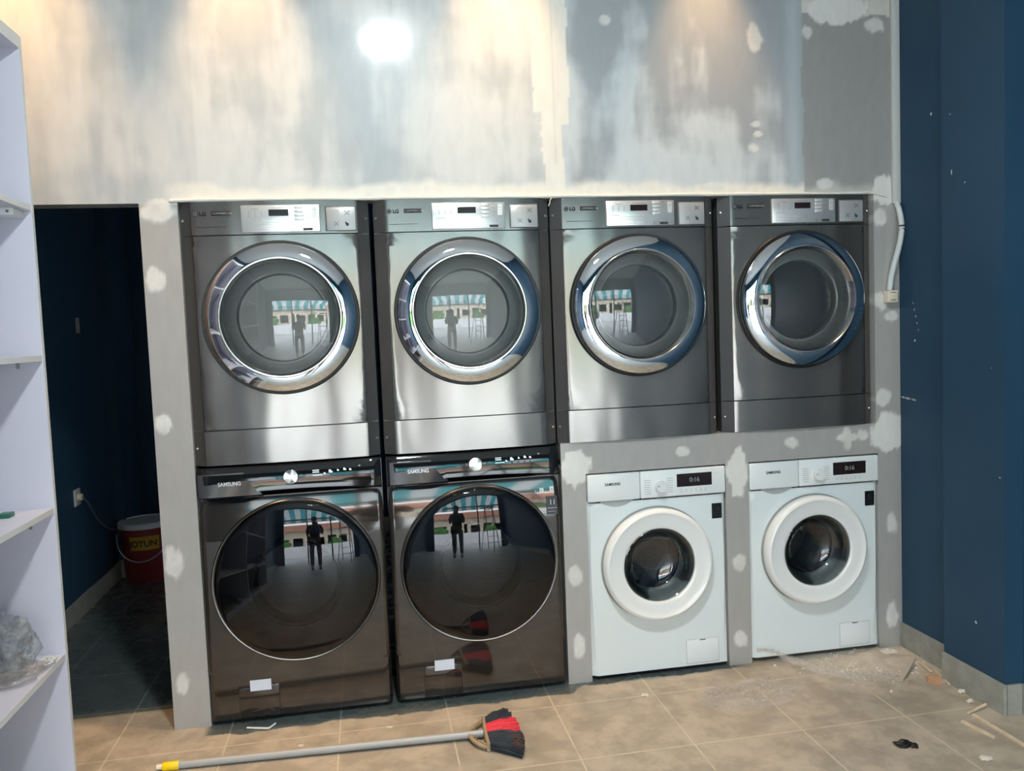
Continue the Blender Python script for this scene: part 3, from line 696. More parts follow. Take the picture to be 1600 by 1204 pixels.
    obj('flap_seam', bm, M['dark'], t, smooth=False)
    return t, fl
bw, fl = make_black_washer('black stainless washer at the lower left, beside the doorway column')
bm = bmesh.new(); box(bm, -.192, -.114, -.0158, -.0145, .124, .166); st = obj('paper_sticker', bm, M['sticker'], fl, smooth=False)
led_text_bars(st, [(-.188, -.120, .156, .157, -.0158), (-.188, -.130, .148, .149, -.0158), (-.188, -.140, .140, .141, -.0158)], M['button'], 'faint_lines') if False else None
bw2 = copy_tree(bw); bw2.location = (1.370, 0, 0)
bw2['label'] = 'black stainless washer below the second dryer, with two small white labels at its upper right'
for o in (bw, bw2): o['group'] = 'black washers in the lower row'
yy = -.006
bm = bmesh.new(); v = [bm.verts.new(p) for p in ((.245, -.0135, .702), (.338, -.0085, .702), (.338, .0075, .845), (.245, .003, .845))]
bm.faces.new(v); obj('energy_label', bm, mat('pale_label', (.55, .56, .55), .15, coat=.5), bw, smooth=False, front=True) if False else bm.free()
def fyb(z): return -.012 + (.030 * ((z - .70) / .17) ** 1.6 if z > .70 else 0)
sb = mat('label_white', (.78, .78, .76), .4)
for (a, b_) in ((.268, .809), (.310, .813)):
    bm = bmesh.new(); y0 = fyb(b_ - .009) - .0012; y1 = fyb(b_ + .009) - .0012
    bm.faces.new([bm.verts.new(p) for p in ((a - .008, y0, b_ - .0085), (a + .008, y0, b_ - .0085), (a + .008, y1, b_ + .0085), (a - .008, y1, b_ + .0085))])
    bm.faces.new([bm.verts.new(p) for p in ((a - .008, y0 + .0008, b_ - .0085), (a + .008, y0 + .0008, b_ - .0085), (a + .008, y1 + .0008, b_ + .0085), (a - .008, y1 + .0008, b_ + .0085))])
    l_ = obj('small_label', bm, sb, bw2, smooth=False, label='small white square label')
    bm = bmesh.new(); bm.faces.new([bm.verts.new(p) for p in ((a - .0035, y0 - .0005, b_ - .004), (a + .0035, y0 - .0005, b_ - .004), (a + .0035, y1 - .0009, b_ + .004), (a - .0035, y1 - .0009, b_ + .004))])
    obj('label_mark', bm, M['ink_pale'], l_, smooth=False, front=True)
bm = bmesh.new(); lathe(bm, [(.0022, fyb(.81)), (.0022, fyb(.81) - .001), (0, fyb(.81) - .001)], .243, .808, 12); obj('label_dot', bm, sb, bw2, smooth=False)
for (w_, name_) in ((bw2, 'warranty_label'),):
    bm = bmesh.new(); bm.faces.new([bm.verts.new(p) for p in ((.283, fyb(.712) - .0012, .712), (.328, fyb(.712) - .0012, .712), (.328, fyb(.785) - .0012, .785), (.283, fyb(.785) - .0012, .785))])
    wl = obj(name_, bm, mat('label_black', (.010, .014, .02), .25), w_, smooth=False, front=True)
    text(wl, '11', .2935, .752, fyb(.775) - .002 - .010, .030, M['silvertext'], 'label_lettering', sx=.9)
    led_text_bars(wl, [(.288, .324, .738, .7395, -.0145), (.288, .320, .724, .725, -.0145)], M['silvertext'], 'label_line')

# ------------------------------------------------------------ white washers
def make_white_washer(label):
    W = .594; H = .838; t = thing('white_washer', label, 'washing machine', (2.123, 0.004, 0.0))
    z0 = .018; cx, cz = -.011, .472
    bm = bmesh.new(); loop_cut_hole(bm, cx, cz, .212, -W / 2, W / 2, z0, .738, lambda x, z: 0.0 if abs(x) < W / 2 - .012 else .012 - math.sqrt(max(0, .012 ** 2 - (abs(x) - W / 2 + .012) ** 2)), 96)
    fp = obj('front_panel', bm, M['white'], t, front=True)
    bm = bmesh.new(); box(bm, -W / 2, W / 2, .013, .022, z0, .737)
    for v in list(bm.verts): pass
    bm.free()
    bm = bmesh.new(); box(bm, -W / 2, -W / 2 + .01, .0125, .55, z0, .855); box(bm, W / 2 - .01, W / 2, .0125, .55, z0, .855); box(bm, -W / 2 + .01, W / 2 - .01, .0125, .55, .845, .855); box(bm, -W / 2 + .01, W / 2 - .01, .54, .55, z0, .845)
    obj('cabinet', bm, M['white'], t, smooth=False)
    for sx in (-1, 1):
        for yy in (.06, .50):
            bm = bmesh.new(); lathe(bm, [(0, 0), (.02, 0), (.02, .010), (.009, .012), (.009, .02), (0, .02)], sx * .25, 0, 20, 'Z', yy); obj('foot', bm, M['rubber'], t)
    # control panel, slightly proud, in two joined pieces: drawer and console
    bm = bmesh.new(); box(bm, -.073, W / 2, -.012, .02, .744, .856, .006, 3); con = obj('control_panel', bm, M['white_p'], t)
    bm = bmesh.new(); box(bm, -W / 2, -.0745, -.012, .02, .744, .856, .006, 3); dr = obj('detergent_drawer', bm, M['white_p'], t)
    text(dr, 'SAMSUNG', -.224, .8085, -.0128, .0158, M['logo'], 'brand_lettering', bold=.00035, sx=.90)
    bm = bmesh.new(); pr = []
    N = 20
    rec = []
    for k in range(N + 1):
        a = k / N; x = -.245 + .145 * a; rec.append((x, .744 - .026 * math.sin(PI * a) ** .75))
    topv = [bm.verts.new((x, -.0006, .7445)) for k, (x, z) in enumerate(rec)]; botv = [bm.verts.new((x, -.0012, z)) for x, z in rec]
    for k in range(N): bm.faces.new((botv[k], botv[k + 1], topv[k + 1], topv[k]))
    obj('finger_recess', bm, mat('recess_shade_grey', (.40, .43, .43), .35), dr, front=True)  # flat grey crescent; the recess shade is put into its colour
    # knob
    bm = bmesh.new(); lathe(bm, [(.0275, -.010), (.0275, -.014), (.0235, -.016), (.0225, -.034), (.0210, -.037), (0, -.0385)], .010, .790, 48); kn = obj('program_knob', bm, M['white_ring'], con)
    bm = bmesh.new(); tube(bm, [(-.0085, -.0385, .7985), (-.001, -.0395, .793)], .0011, 6); obj('knob_pointer', bm, M['ink'], kn)
    it = []
    for k in range(7): it += [(-.058 + .001 * k * .6, -.030, .8175 - .0092 * k, .8192 - .0092 * k, -.012)]
    for k in range(7): it += [(.040, .066, .8200 - .0092 * k, .8217 - .0092 * k, -.012)]
    led_text_bars(con, it, M['ink_pale'], 'program_list')
    led_text_bars(con, [(.098 + .021 * k, .108 + .021 * k, .762, .7638, -.012) for k in range(6)] + [(.10 + .021 * k, .105 + .021 * k, .768, .770, -.012) for k in range(6)] + [(.09, .23, .7735, .774, -.012), (.24, .262, .829, .8296, -.012)], M['plate_grey'], 'button_marks')
    ds = obj('display', bx(.083, .236, -.0130, -.008, .782, .836, bev=.0008), M['display'], con, smooth=False)
    lm = mat('display_digit', (.22, .25, .25), .4, emit=(.7, .9, .9, .02))
    text(ds, '0:16', .160, .8005, -.0132, .026, lm, 'display_digits', 'CENTER', bold=.0003)
    # door
    bm = bmesh.new(); lathe(bm, [(.222, .004), (.2315, -.006), (.2335, -.018), (.2333, -.034), (.2310, -.043), (.2260, -.0490), (.2185, -.0525), (.2165, -.0528), (.2155, -.0522), (.19, -.0500), (.165, -.0470), (.1565, -.0462), (.1530, -.044), (.1515, -.040), (.1500, -.02)], cx, cz, 128)
    door = obj('door', bm, M['white_ring'], t)
    bm = bmesh.new(); lathe(bm, [(.222, .003), (.2365, -.0012), (.2375, -.0045), (.230, -.0065)], cx, cz, 96); obj('door_gasket', bm, mat('door_gap_grey', (.30, .30, .29), .4), door)
    bm = bmesh.new(); lathe(bm, [(.1510, -.036), (.146, -.028), (.140, .004), (.132, .030), (.124, .040), (.118, .042)], cx, cz, 96); obj('door_bowl', bm, M['grey_p'], door)
    pr = [(.1505, -.040), (.147, -.041), (.142, -.037), (.130, -.012), (.112, .018), (.085, .034), (.05, .041), (0, .043)]
    bm = bmesh.new(); lathe(bm, pr, cx, cz, 96); obj('door_glass', bm, M['glass'], door, front=True)
    dd = mat('drum_dark', (.16, .155, .15), .3, .7, bump=(50, .5, .01))
    bm = bmesh.new(); lathe(bm, [(.150, .0435), (.128, .05), (.122, .07), (.125, .078), (.16, .09)], cx, cz, 96); obj('door_seal', bm, M['rubber'], t)
    add_drum(t, cx, cz, .225, .09, .42, dd, .1, .15)
    # filter flap and warranty label
    bm = bmesh.new(); box(bm, .112, .254, -.0018, .002, .028, .128, .0016, 2); fl = obj('filter_flap', bm, M['white_p'], t)
    bm = bmesh.new(); box(bm, .1105, .2555, -.0006, .001, .0265, .1295); obj('flap_seam', bm, mat('seam_grey', (.42, .45, .45), .4), t, smooth=False)
    obj('flap_slot', bx(.170, .196, -.0024, -.0012, .1235, .127), M['ink'], fl, smooth=False)
    wl = obj('warranty_label', bx(.238, .282, -.0012, .0, .636, .700), mat('warranty_black', (.008, .010, .013), .25), t, smooth=False)
    text(wl, '11', .249, .668, -.0014, .026, M['ink'], 'label_lettering', sx=.9)
    led_text_bars(wl, [(.243, .277, .660, .6608, -.0012), (.243, .272, .649, .6498, -.0012)], M['ink'], 'label_line')
    return t
ww = make_white_washer('white front-loading washer under the third dryer, between the two narrow grey columns')
ww2 = copy_tree(ww); ww2.location = (2.826, .004, 0)
ww2['label'] = 'white front-loading washer nearest the blue wall, clear film trailing from its lower left corner'
for o in (ww, ww2): o['group'] = 'white washers in the lower row'

# ------------------------------------------------------------ trims on the partition
bm = bmesh.new(); pts_ = []
rn = random.Random(5)
prof_x = [(0.300, 1.972)] + [(0.35 + .1 * k, 1.9735 + rn.uniform(-.0012, .0012)) for k in range(28)] + [(3.09, 1.975), (3.14, 1.966), (3.175, 1.957)]
lo = []; 
rings = []
for (x, z) in prof_x:
    rings.append([bm.verts.new((x, y_, z_ + z)) for (y_, z_) in ((-.0005, -.0045), (-.0085, -.0050), (-.0090, .0010), (-.0040, .0040), (-.0005, .0050))])
for A, B in zip(rings, rings[1:]):
    for i in range(5): bm.faces.new((A[i], A[(i + 1) % 5], B[(i + 1) % 5], B[i]))
bm.faces.new(rings[0]); bm.faces.new(list(reversed(rings[-1])))
struct(obj('trim_1', bm, mat('corner_bead_white', (.74, .72, .66), .4), smooth=False))
bm = bmesh.new(); tube(bm, spline([(1.722, -.009, 1.966), (1.713, -.014, 1.955), (1.711, -.016, 1.944), (1.704, -.017, 1.932)], 5), .0018, 6)
tag(obj('paper_tape_strip', bm, M['pvc']), 'thin torn strip of paper tape hanging from the wall edge above the third dryer', 'tape')
# cable trunking in the corner, conduit and connector
bm = bmesh.new(); box(bm, 3.204, 3.235, -.017, -.001, 1.925, 3.299, .0015); tr = obj('cable_trunking', bm, M['pvc'])
tag(tr, 'white cable trunking running up the corner by the blue wall', 'trunking')
obj('trunking_base', bx(3.2005, 3.204, -.006, -.001, 1.925, 3.299), mat('trunking_base_grey', (.42, .42, .40), .5), tr, smooth=False)
bm = bmesh.new(); tube(bm, spline([(3.219, -.0105, 1.926), (3.2205, -.022, 1.90), (3.2230, -.032, 1.86), (3.2235, -.036, 1.81), (3.216, -.031, 1.75), (3.201, -.022, 1.68), (3.187, -.016, 1.62), (3.179, -.0145, 1.5595)], 8), .0118, 14)
tag(obj('cable_conduit', bm, mat('conduit_grey', (.60, .63, .62), .35)), 'bent pale grey conduit dropping from the trunking to the cream connector', 'conduit')
bm = bmesh.new(); box(bm, 3.157, 3.206, -.034, -.001, 1.5075, 1.5585, .003); cn = obj('cable_connector', bm, M['cream'])
tag(cn, 'small cream junction block on the grey column at the right of the dryers', 'connector')
for zz in (1.5165, 1.5495): obj('slot', bx(3.170, 3.196, -.0348, -.033, zz - .001, zz + .001), M['ink'], cn, smooth=False)
obj('latch', bx(3.168, 3.199, -.0365, -.033, 1.520, 1.546, bev=.001), M['cream'], cn)

# ------------------------------------------------------------ shelf unit at the left
sh = thing('shelf_unit', 'tall white open shelf unit at the left edge of the photo', 'shelf', (0, 0, 0))
SX, SB, Y1, Y0, ZT = -.040, -.612, -.335, -1.94, 2.428
def edged(bm, *a): box(bm, *a)
for k, (a, b_) in enumerate(((Y1 - .018, Y1), (Y0, Y0 + .018))):
    p = obj('side_panel', bx(SB, SX - .0008, a, b_, 0, ZT - .040), M['shelf'], sh, smooth=False)
    obj('edge_band', bx(SX - .0008, SX, a, b_, 0, ZT - .040), M['shelf_edge'], p, smooth=False)
p = obj('top_board', bx(SB, SX - .0008, Y0, Y1, ZT - .040, ZT), M['shelf'], sh, smooth=False)
obj('edge_band', bx(SX - .0008, SX, Y0, Y1, ZT - .040, ZT), M['shelf_edge'], p, smooth=False)
obj('back_panel', bx(SB - .004, SB, Y0, Y1, 0, ZT), M['shelf'], sh, smooth=False)
obj('middle_panel', bx(SB, SX - .004, -1.15, -1.132, 0.06, ZT - .040), M['shelf'], sh, smooth=False)
LV = [1.905, 1.432, .942, .460]
for z in LV:
    for (a, b_) in ((-1.132, Y1 - .018), (Y0 + .018, -1.15)):
        p = obj('shelf_board', bx(SB, SX - .003, a, b_, z - .018, z), M['shelf'], sh, smooth=False)
        obj('edge_band', bx(SX - .003, SX - .002, a, b_, z - .018, z), M['shelf_edge'], p, smooth=False)
obj('plinth', bx(SX - .03, SX - .012, Y0 + .018, Y1 - .018, 0, .06), M['shelf'], sh, smooth=False)
bm = bmesh.new(); box(bm, -.125, -.062, -.44, -.3535, 1.864, 1.8865, .002); br = obj('shelf_bracket', bm, M['white_p'], sh, label='white plastic corner bracket')
for xx in (-.110, -.078): obj('bracket_screw', lathe(bmesh.new(), [(.0045, -.440), (.0045, -.442), (0, -.4425)], xx, 1.875, 12), M['grey_p'], br)
for (xx, zz) in ((-.085, 1.396), (-.085, .906)):
    bm = bmesh.new(); lathe(bm, [(0, zz + .0175), (.005, zz + .0175), (.005, zz + .004), (.0035, zz), (0, zz)], xx + .025, 0, 14, 'Z', -.500); obj('shelf_pin', bm, M['grey_p'], sh, label='grey shelf support pin')
# green box on the third shelf
bm = bmesh.new(); box(bm, -.22, -.122, -.485, -.445, .9422, .9560, .002); g = obj('green_packet', bm, mat('green_print', (.02, .13, .09), .35))
tag(g, 'small dark green packet lying on the shelf above the plastic bag', 'packet')
obj('packet_band', bx(-.18, -.155, -.4857, -.4445, .9426, .9564), M['pvc'], g, smooth=False)
# crumpled clear bag with offcuts
def crumple(name, cx, cy, cz, rx, ry, rz, seed, m, amp=.30, sub=5, floor_z=None, parent=None):
    bm = bmesh.new(); bmesh.ops.create_icosphere(bm, subdivisions=sub, radius=1)
    for v in bm.verts:
        p = v.co.copy(); n = 1 + amp * noise.noise(p * 1.6 + Vector((seed, 0, 0))) + amp * .55 * noise.noise(p * 4.2 + Vector((0, seed, 0))) + amp * .28 * abs(noise.noise(p * 10 + Vector((0, 0, seed))))
        v.co = Vector((cx + p.x * rx * n, cy + p.y * ry * n, cz + p.z * rz * n))
        if floor_z is not None and v.co.z < floor_z: v.co.z = floor_z + .0008 * (1 + math.sin(v.co.x * 90))
    return obj(name, bm, m, parent)
M['bagfilm'] = film_mat('bag_film', (.86, .88, .89), .06, .5, .2, (40, 1, .02), .14, (.5, .53, .56))
M['bagpale'] = film_mat('bag_pale', (.94, .93, .92), .06, .5, .2, (30, 1, .02), .15, (.75, .72, .70))
b = crumple('plastic_bag', -.165, -.52, .545, .085, .085, .090, 4.2, M['bagfilm'], .42, 5, .4612)
tag(b, 'crumpled clear plastic bag slumped on the low shelf of the white unit', 'bag')
crumple('bag_fold', -.125, -.54, .486, .072, .09, .026, 8.8, M['bagpale'], .5, 4, .4610, b)
crumple('bag_fold', -.135, -.50, .565, .050, .045, .060, 2.8, M['bagfilm'], .6, 4, .47, b)
crumple('bag_contents', -.20, -.52, .51, .05, .05, .038, 6.1, mat('grey_scrap', (.28, .29, .30), .5), .5, 4, .4625, b)
bm = bmesh.new(); rn = random.Random(8)
for k in range(6):
    x0, y0_ = -.058 + rn.uniform(-.010, .01), -.445 + rn.uniform(-.025, .025)
    P = [(x0 + rn.uniform(-.022, .022), y0_ + rn.uniform(-.02, .02), .4635 + .022 * abs(math.sin(j * 1.3 + k))) for j in range(6)]
    tube(bm, spline(P, 6), .0022, 6)
cw = obj('cable_tangle', bm, M['pvc']); tag(cw, 'small tangle of pale plastic wire beside the bag at the shelf edge', 'wire', kind='stuff')

# ------------------------------------------------------------ broom on the floor
bt = thing('broom', 'broom lying on the floor, grey pole, black and red fibre head', 'broom', (0, 0, 0))
ang = math.atan2(-.055, 1.0)
hd = Vector((1.262, -.355, .020)); tl = Vector((.270, -.300, .0135)); dv = (hd - tl).normalized()
bm = bmesh.new(); tube(bm, [tl, hd + dv * .055], .0128, 20); obj('pole', bm, mat('pole_grey', (.34, .35, .35), .35), bt)
bm = bmesh.new(); tube(bm, [tl - dv * .052, tl - dv * .048, tl + dv * .0, tl + dv * .002], [.0135, .0148, .0148, .0138], 20); gp = obj('grip_sleeve', bm, mat('yellow_plastic', (.85, .58, .0), .4), bt)
bm = bmesh.new(); tube(bm, [tl - dv * .075, tl - dv * .072, tl - dv * .052], [.004, .0095, .0095], 16); obj('hanging_cap', bm, M['cream'], bt)
# fan head: plane axes along pole (e) and across (w)
e = Vector((dv.x, dv.y, 0)).normalized(); w = Vector((-e.y, e.x, 0)); base = Vector((hd.x + .025, hd.y, .0))
def fan(t0, t1, n, mats, name, parent, Ls, seed, z0=.006, z1=.036, off=0.0, splay=.60):
    rnd = random.Random(seed); bm = bmesh.new()
    for k in range(n):
        t = t0 + (t1 - t0) * rnd.random(); tt = t * 2 - 1
        st = base + e * .040 + w * (tt * .092) + Vector((0, 0, rnd.uniform(z0 + .004, z1 - .004)))
        L_ = Ls(t) * rnd.uniform(.90, 1.04)
        dirn = (e + w * tt * splay).normalized(); st = st + dirn * off
        c_ = rnd.uniform(-.006, .006)
        pts = [st, st + dirn * L_ * .5 + w * c_ + Vector((0, 0, rnd.uniform(-.003, .008))), st + dirn * L_ + w * (c_ * 2.2) + Vector((0, 0, rnd.uniform(-.012, .006)))]
        for p in pts: p.z = max(.0022, p.z)
        tube(bm, pts, [.0024, .0026, .0015], 5, cap=False)
    return obj(name, bm, mats, parent)
M['bris_k'] = mat('bristle_black', (.022, .030, .042), .7); M['bris_r'] = mat('bristle_red', (.70, .025, .045), .6)
M['bris_b'] = mat('bristle_brown', (.07, .035, .025), .7)
fan(.0, .40, 620, M['bris_k'], 'bristles', bt, lambda t: .132 - .03 * abs(t - .15), 1, splay=.66)['label'] = 'black bristles'
fan(.40, .74, 620, M['bris_r'], 'bristles', bt, lambda t: .120 - .03 * abs(t - .55), 2, splay=.60)['label'] = 'red bristles'
fan(.74, 1.0, 420, M['bris_k'], 'bristles', bt, lambda t: .118 - .16 * abs(t - .86), 3, splay=.72)['label'] = 'black bristles'
fan(.02, .30, 70, M['bris_b'], 'bristles', bt, lambda t: .050, 4, .022, .036, .084, .66)['label'] = 'frayed brown fibres'
M['straw'] = mat('binding_tan', (.36, .26, .16), .65)
bm = bmesh.new()
for zz in (.008, .019, .030): tube(bm, [base + e * .040 + w * .100 + Vector((0, 0, zz)), base + e * .037 + Vector((0, 0, zz)), base + e * .040 - w * .100 + Vector((0, 0, zz))], .0068, 8)
obj('binding_bar', bm, M['straw'], bt)
bm = bmesh.new()
for s_ in (-1, 1):
    tube(bm, spline([base - e * .022 + w * .004 * s_ + Vector((0, 0, .022)), base - e * .005 + w * .050 * s_ + Vector((0, 0, .018)), base + e * .020 + w * .082 * s_ + Vector((0, 0, .016)), base + e * .042 + w * .096 * s_ + Vector((0, 0, .016))], 8), .0075, 8)
    for j in range(9):
        q = j / 8; c_ = base + e * (-.018 + .055 * q) + w * s_ * (.012 + .080 * math.sin(q * 1.4)); tube(bm, [c_ + Vector((0, 0, .006)), c_ + e * .006 + w * .008 * s_ + Vector((0, 0, .0275))], .0030, 6)
obj('wire_binding', bm, M['straw'], bt)

# ------------------------------------------------------------ paint bucket in the store room
bk = thing('paint_bucket', 'dark red paint bucket with white lid standing in the dark store room', 'bucket', (-.435, 2.22, 0))
bm = bmesh.new(); lathe(bm, [(0, .0), (.128, .0), (.131, .004), (.149, .30), (.153, .305), (.153, .318), (.149, .322), (.149, .335)], 0, 0, 64, 'Z'); obj('body', bm, mat('bucket_red', (.20, .030, .035), .35), bk)
bm = bmesh.new(); lathe(bm, [(.154, .333), (.160, .334), (.161, .362), (.157, .368), (.148, .369), (.146, .364), (0, .364)], 0, 0, 64, 'Z'); obj('lid', bm, mat('lid_white', (.62, .66, .68), .35), bk)
bm = bmesh.new(); P = []
for k in range(17):
    a = PI * k / 16; P.append((-.158 * math.cos(a), -.115 * math.sin(a) - .055, .300 - .16 * math.sin(a)))
tube(bm, P, .0035, 8); obj('handle', bm, mat('handle_white', (.45, .47, .48), .4), bk)
lbm = bmesh.new(); n = 14; c0 = math.atan2(-3.2 - 2.22 + 0, .97 + .435)  # label wraps the side facing the shop
r_ = .1465
lo = []; hi = []
for k in range(n + 1):
    a = c0 - .72 + 1.20 * k / n; lo.append(lbm.verts.new((.1448 * math.cos(a), .1448 * math.sin(a), .205))); hi.append(lbm.verts.new((.1500 * math.cos(a), .1500 * math.sin(a), .290)))
for k in range(n): lbm.faces.new((lo[k], lo[k + 1], hi[k + 1], hi[k]))
lb = obj('label', lbm, mat('label_yellow', (.50, .30, .03), .4), bk)
tx = text(lb, 'JOTUN', 0, 0, 0, .052, M['ink'], 'label_lettering', 'CENTER', bold=.0012)
for v in tx.data.vertices:
    a = c0 - .16 + v.co.x / .148; zz = v.co.z + .228; rr = .1452 + .0052 * (zz - .205) / .085 + .0006 - v.co.y
    v.co = Vector((rr * math.cos(a), rr * math.sin(a), zz))
# socket with cable on the store wall
so = obj('wall_socket', bx(-.62, -.610, 1.555, 1.640, .595, .685, bev=.003), mat('socket_white', (.55, .56, .55), .4)); tag(so, 'white wall socket low on the store room wall with a cable plugged in', 'socket')
bm = bmesh.new(); lathe(bm, [(0, -.022), (.018, -.022), (.020, 0), (0, 0)], 0, 0, 20); bmesh.ops.rotate(bm, verts=bm.verts, matrix=Matrix.Rotation(-PI / 2, 3, 'Z')); 
for v in bm.verts: v.co = Vector((abs(v.co.x), v.co.y, v.co.z))
obj('plug', bm, M['cream'], so, loc=(-.610, 1.598, .640))
bm = bmesh.new(); tube(bm, spline([(-.588, 1.598, .640), (-.585, 1.68, .585), (-.60, 1.86, .46), (-.60, 2.05, .36), (-.585, 2.16, .33)], 8), .0035, 8); tag(obj('power_cable', bm, M['grey_p']), 'thin grey cable running from the store room socket down to the bucket', 'cable')
sw = obj('wall_plate', bx(-.62, -.613, 1.785, 1.838, 1.535, 1.622, bev=.002), mat('plate_dim', (.30, .31, .28), .5)); tag(sw, 'small pale blank plate on the blue wall inside the store room', 'plate')
obj('plate_knob', bx(-.613, -.608, 1.80, 1.823, 1.56, 1.597, bev=.001), mat('plate_knob_grey', (.40, .41, .38), .5), sw)

# ------------------------------------------------------------ litter near the machines
def strip(name, pts, wd, th, m, label, cat, group=None):
    bm = bmesh.new()
    for a, b_ in zip(pts, pts[1:]):
        a = Vector(a); b_ = Vector(b_); d = (b_ - a).normalized(); s_ = Vector((-d.y, d.x, 0)).normalized() * wd / 2; up = Vector((0, 0, th))
        v = [bm.verts.new(p) for p in (a - s_, b_ - s_, b_ + s_, a + s_, a - s_ + up, b_ - s_ + up, b_ + s_ + up, a + s_ + up)]
        for q in ((0, 3, 2, 1), (4, 5, 6, 7), (0, 1, 5, 4), (1, 2, 6, 5), (2, 3, 7, 6), (3, 0, 4, 7)): bm.faces.new([v[i] for i in q])
    return tag(obj(name, bm, m, smooth=False), label, cat, group)
strip('wood_strip', [(3.050, -.628, .001), (3.150, -.600, .012)], .006, .006, M['wood'], 'short pale wooden strip with one end propped on the baseboard side', 'strip', 'pale wooden strips by the right wall')
strip('wood_strip', [(3.062, -.640, .0005), (3.070, -.93, .0005)], .011, .008, M['wood'], 'longest pale wooden strip, running out of the picture at the right', 'strip', 'pale wooden strips by the right wall')
strip('wood_strip', [(2.992, -.672, .0005), (3.014, -.800, .0005)], .011, .007, M['wood'], 'pale wooden strip lying on its own left of the longest strip', 'strip', 'pale wooden strips by the right wall')
strip('wood_strip', [(3.185, -.165, .0005), (3.160, -.285, .004)], .007, .006, M['wood'], 'pale wooden strip against the baseboard beside the plaster rubble', 'strip', 'pale wooden strips by the right wall')
strip('wood_strip', [(3.190, -.268, .0005), (3.152, -.402, .003)], .006, .005, M['wood'], 'thin pale strip beside the cardboard scrap at the pillar foot', 'strip', 'pale wooden strips by the right wall')
strip('broken_lath', [(3.000, -.318, .001), (3.072, -.262, .018), (3.140, -.205, .028)], .020, .008, mat('lath_grey', (.42, .36, .29), .7), 'broken grey lath lying across the plaster rubble', 'lath')
bm = bmesh.new(); P = [(3.150, -.300), (3.158, -.340), (3.118, -.405), (3.092, -.360), (3.118, -.310)]
lo = [bm.verts.new((x, y, .001)) for x, y in P]; hi = [bm.verts.new((x, y, .0045 + .004 * (i % 2))) for i, (x, y) in enumerate(P)]
bm.faces.new(lo); bm.faces.new(hi)
for i in range(5): bm.faces.new((lo[i], lo[(i + 1) % 5], hi[(i + 1) % 5], hi[i]))
tag(obj('cardboard_scrap', bm, M['card'], smooth=False), 'torn orange brown cardboard scrap at the foot of the blue pillar', 'scrap')
def lump(name, x, y, rx, ry, rz, seed, m, label, cat, group=None):
    o = crumple(name, x, y, rz * .6, rx, ry, rz, seed, m, .55, 3, .0006)
    return tag(o, label, cat, group)
bs = lump('black_scrap', 2.695, -.765, .028, .017, .010, 3.3, M['rubber'], 'small crumpled black scrap on the open floor at lower right', 'scrap')
crumple('scrap_tail', 2.722, -.782, .006, .012, .012, .007, 5, M['rubber'], .5, 3, .0006, bs)
pl_ = mat('plaster_chunk', (.62, .57, .49), .8, bump=(60, .5, .004))
lump('plaster_chunk', 3.005 + .115, -.066, .036, .020, .014, 1.0, pl_, 'largest pale plaster chunk in the corner, lying on the rubble', 'chunk', 'plaster chunks')
lump('plaster_chunk', 3.155, -.470, .012, .010, .009, 2.0, pl_, 'small white plaster chunk at the left foot of the pillar', 'chunk', 'plaster chunks')
lump('plaster_chunk', 3.128, -.545, .010, .008, .007, 7.0, pl_, 'small plaster chunk further along the pillar foot toward the strips', 'chunk', 'plaster chunks')
lump('plaster_chunk', 2.893, -.905, .018, .016, .004, 4.0, pl_, 'flat pale plaster flake near the bottom right edge of the picture', 'chunk', 'plaster chunks')
lump('plaster_chunk', 1.985, -.178, .014, .010, .004, 5.0, pl_, 'pale crumb of plaster on the floor before the left white washer', 'chunk', 'plaster chunks')
lump('dark_splinter', 3.075, -.150, .026, .007, .004, 9.0, mat('splinter_brown', (.08, .06, .045), .8), 'dark splinter on the rubble in front of the broken lath', 'splinter')
# dust and crumbs swept toward the corner
rn = random.Random(21); bm = bmesh.new()
def crumb(bm, x, y, s, rn):
    v = [bm.verts.new((x + rn.uniform(-s, s), y + rn.uniform(-s, s), rn.uniform(.0002, .001))) for _ in range(3)] + [bm.verts.new((x, y, s * rn.uniform(.5, 1.0)))]
    for q in ((0, 1, 2), (0, 1, 3), (1, 2, 3), (2, 0, 3)): bm.faces.new([v[i] for i in q])
n = 0
while n < 1500:
    x = rn.gauss(3.02, .14); y = rn.gauss(-.11, .09)
    if 2.6 < x < 3.215 and -.42 < y < (-.022 if x > 3.12 or x < 2.53 else .01): crumb(bm, x, y, abs(rn.gauss(0, .0042)) + .0012, rn); n += 1
rub_ = tag(obj('plaster_rubble', bm, pl_, smooth=False), 'pale plaster crumbs and dust swept over the floor toward the right corner', 'rubble', kind='stuff')
# low mound of dust in the corner
bm = bmesh.new(); nx, ny = 50, 36; V = [[None] * (ny + 1) for _ in range(nx + 1)]
for i in range(nx + 1):
    for j in range(ny + 1):
        x = 2.74 + .475 * i / nx; y = -.36 + .334 * j / ny
        d = math.hypot((x - 3.06) / .24, (y + .075) / .20); hgt = .016 * smooth01(1 - d) * (1 + .8 * noise.noise(Vector((x * 18, y * 18, 0)))) + .004 * smooth01(1.15 - d) * noise.noise(Vector((x * 60, y * 60, 3)))
        V[i][j] = bm.verts.new((x, y, hgt - .0008))
for i in range(nx):
    for j in range(ny): bm.faces.new((V[i][j], V[i + 1][j], V[i + 1][j + 1], V[i][j + 1]))
obj('dust_mound', bm, mat('dust_pale', (.56, .49, .40), .85, var=(14, (.44, .38, .31)), bump=(50, .6, .004)), rub_)
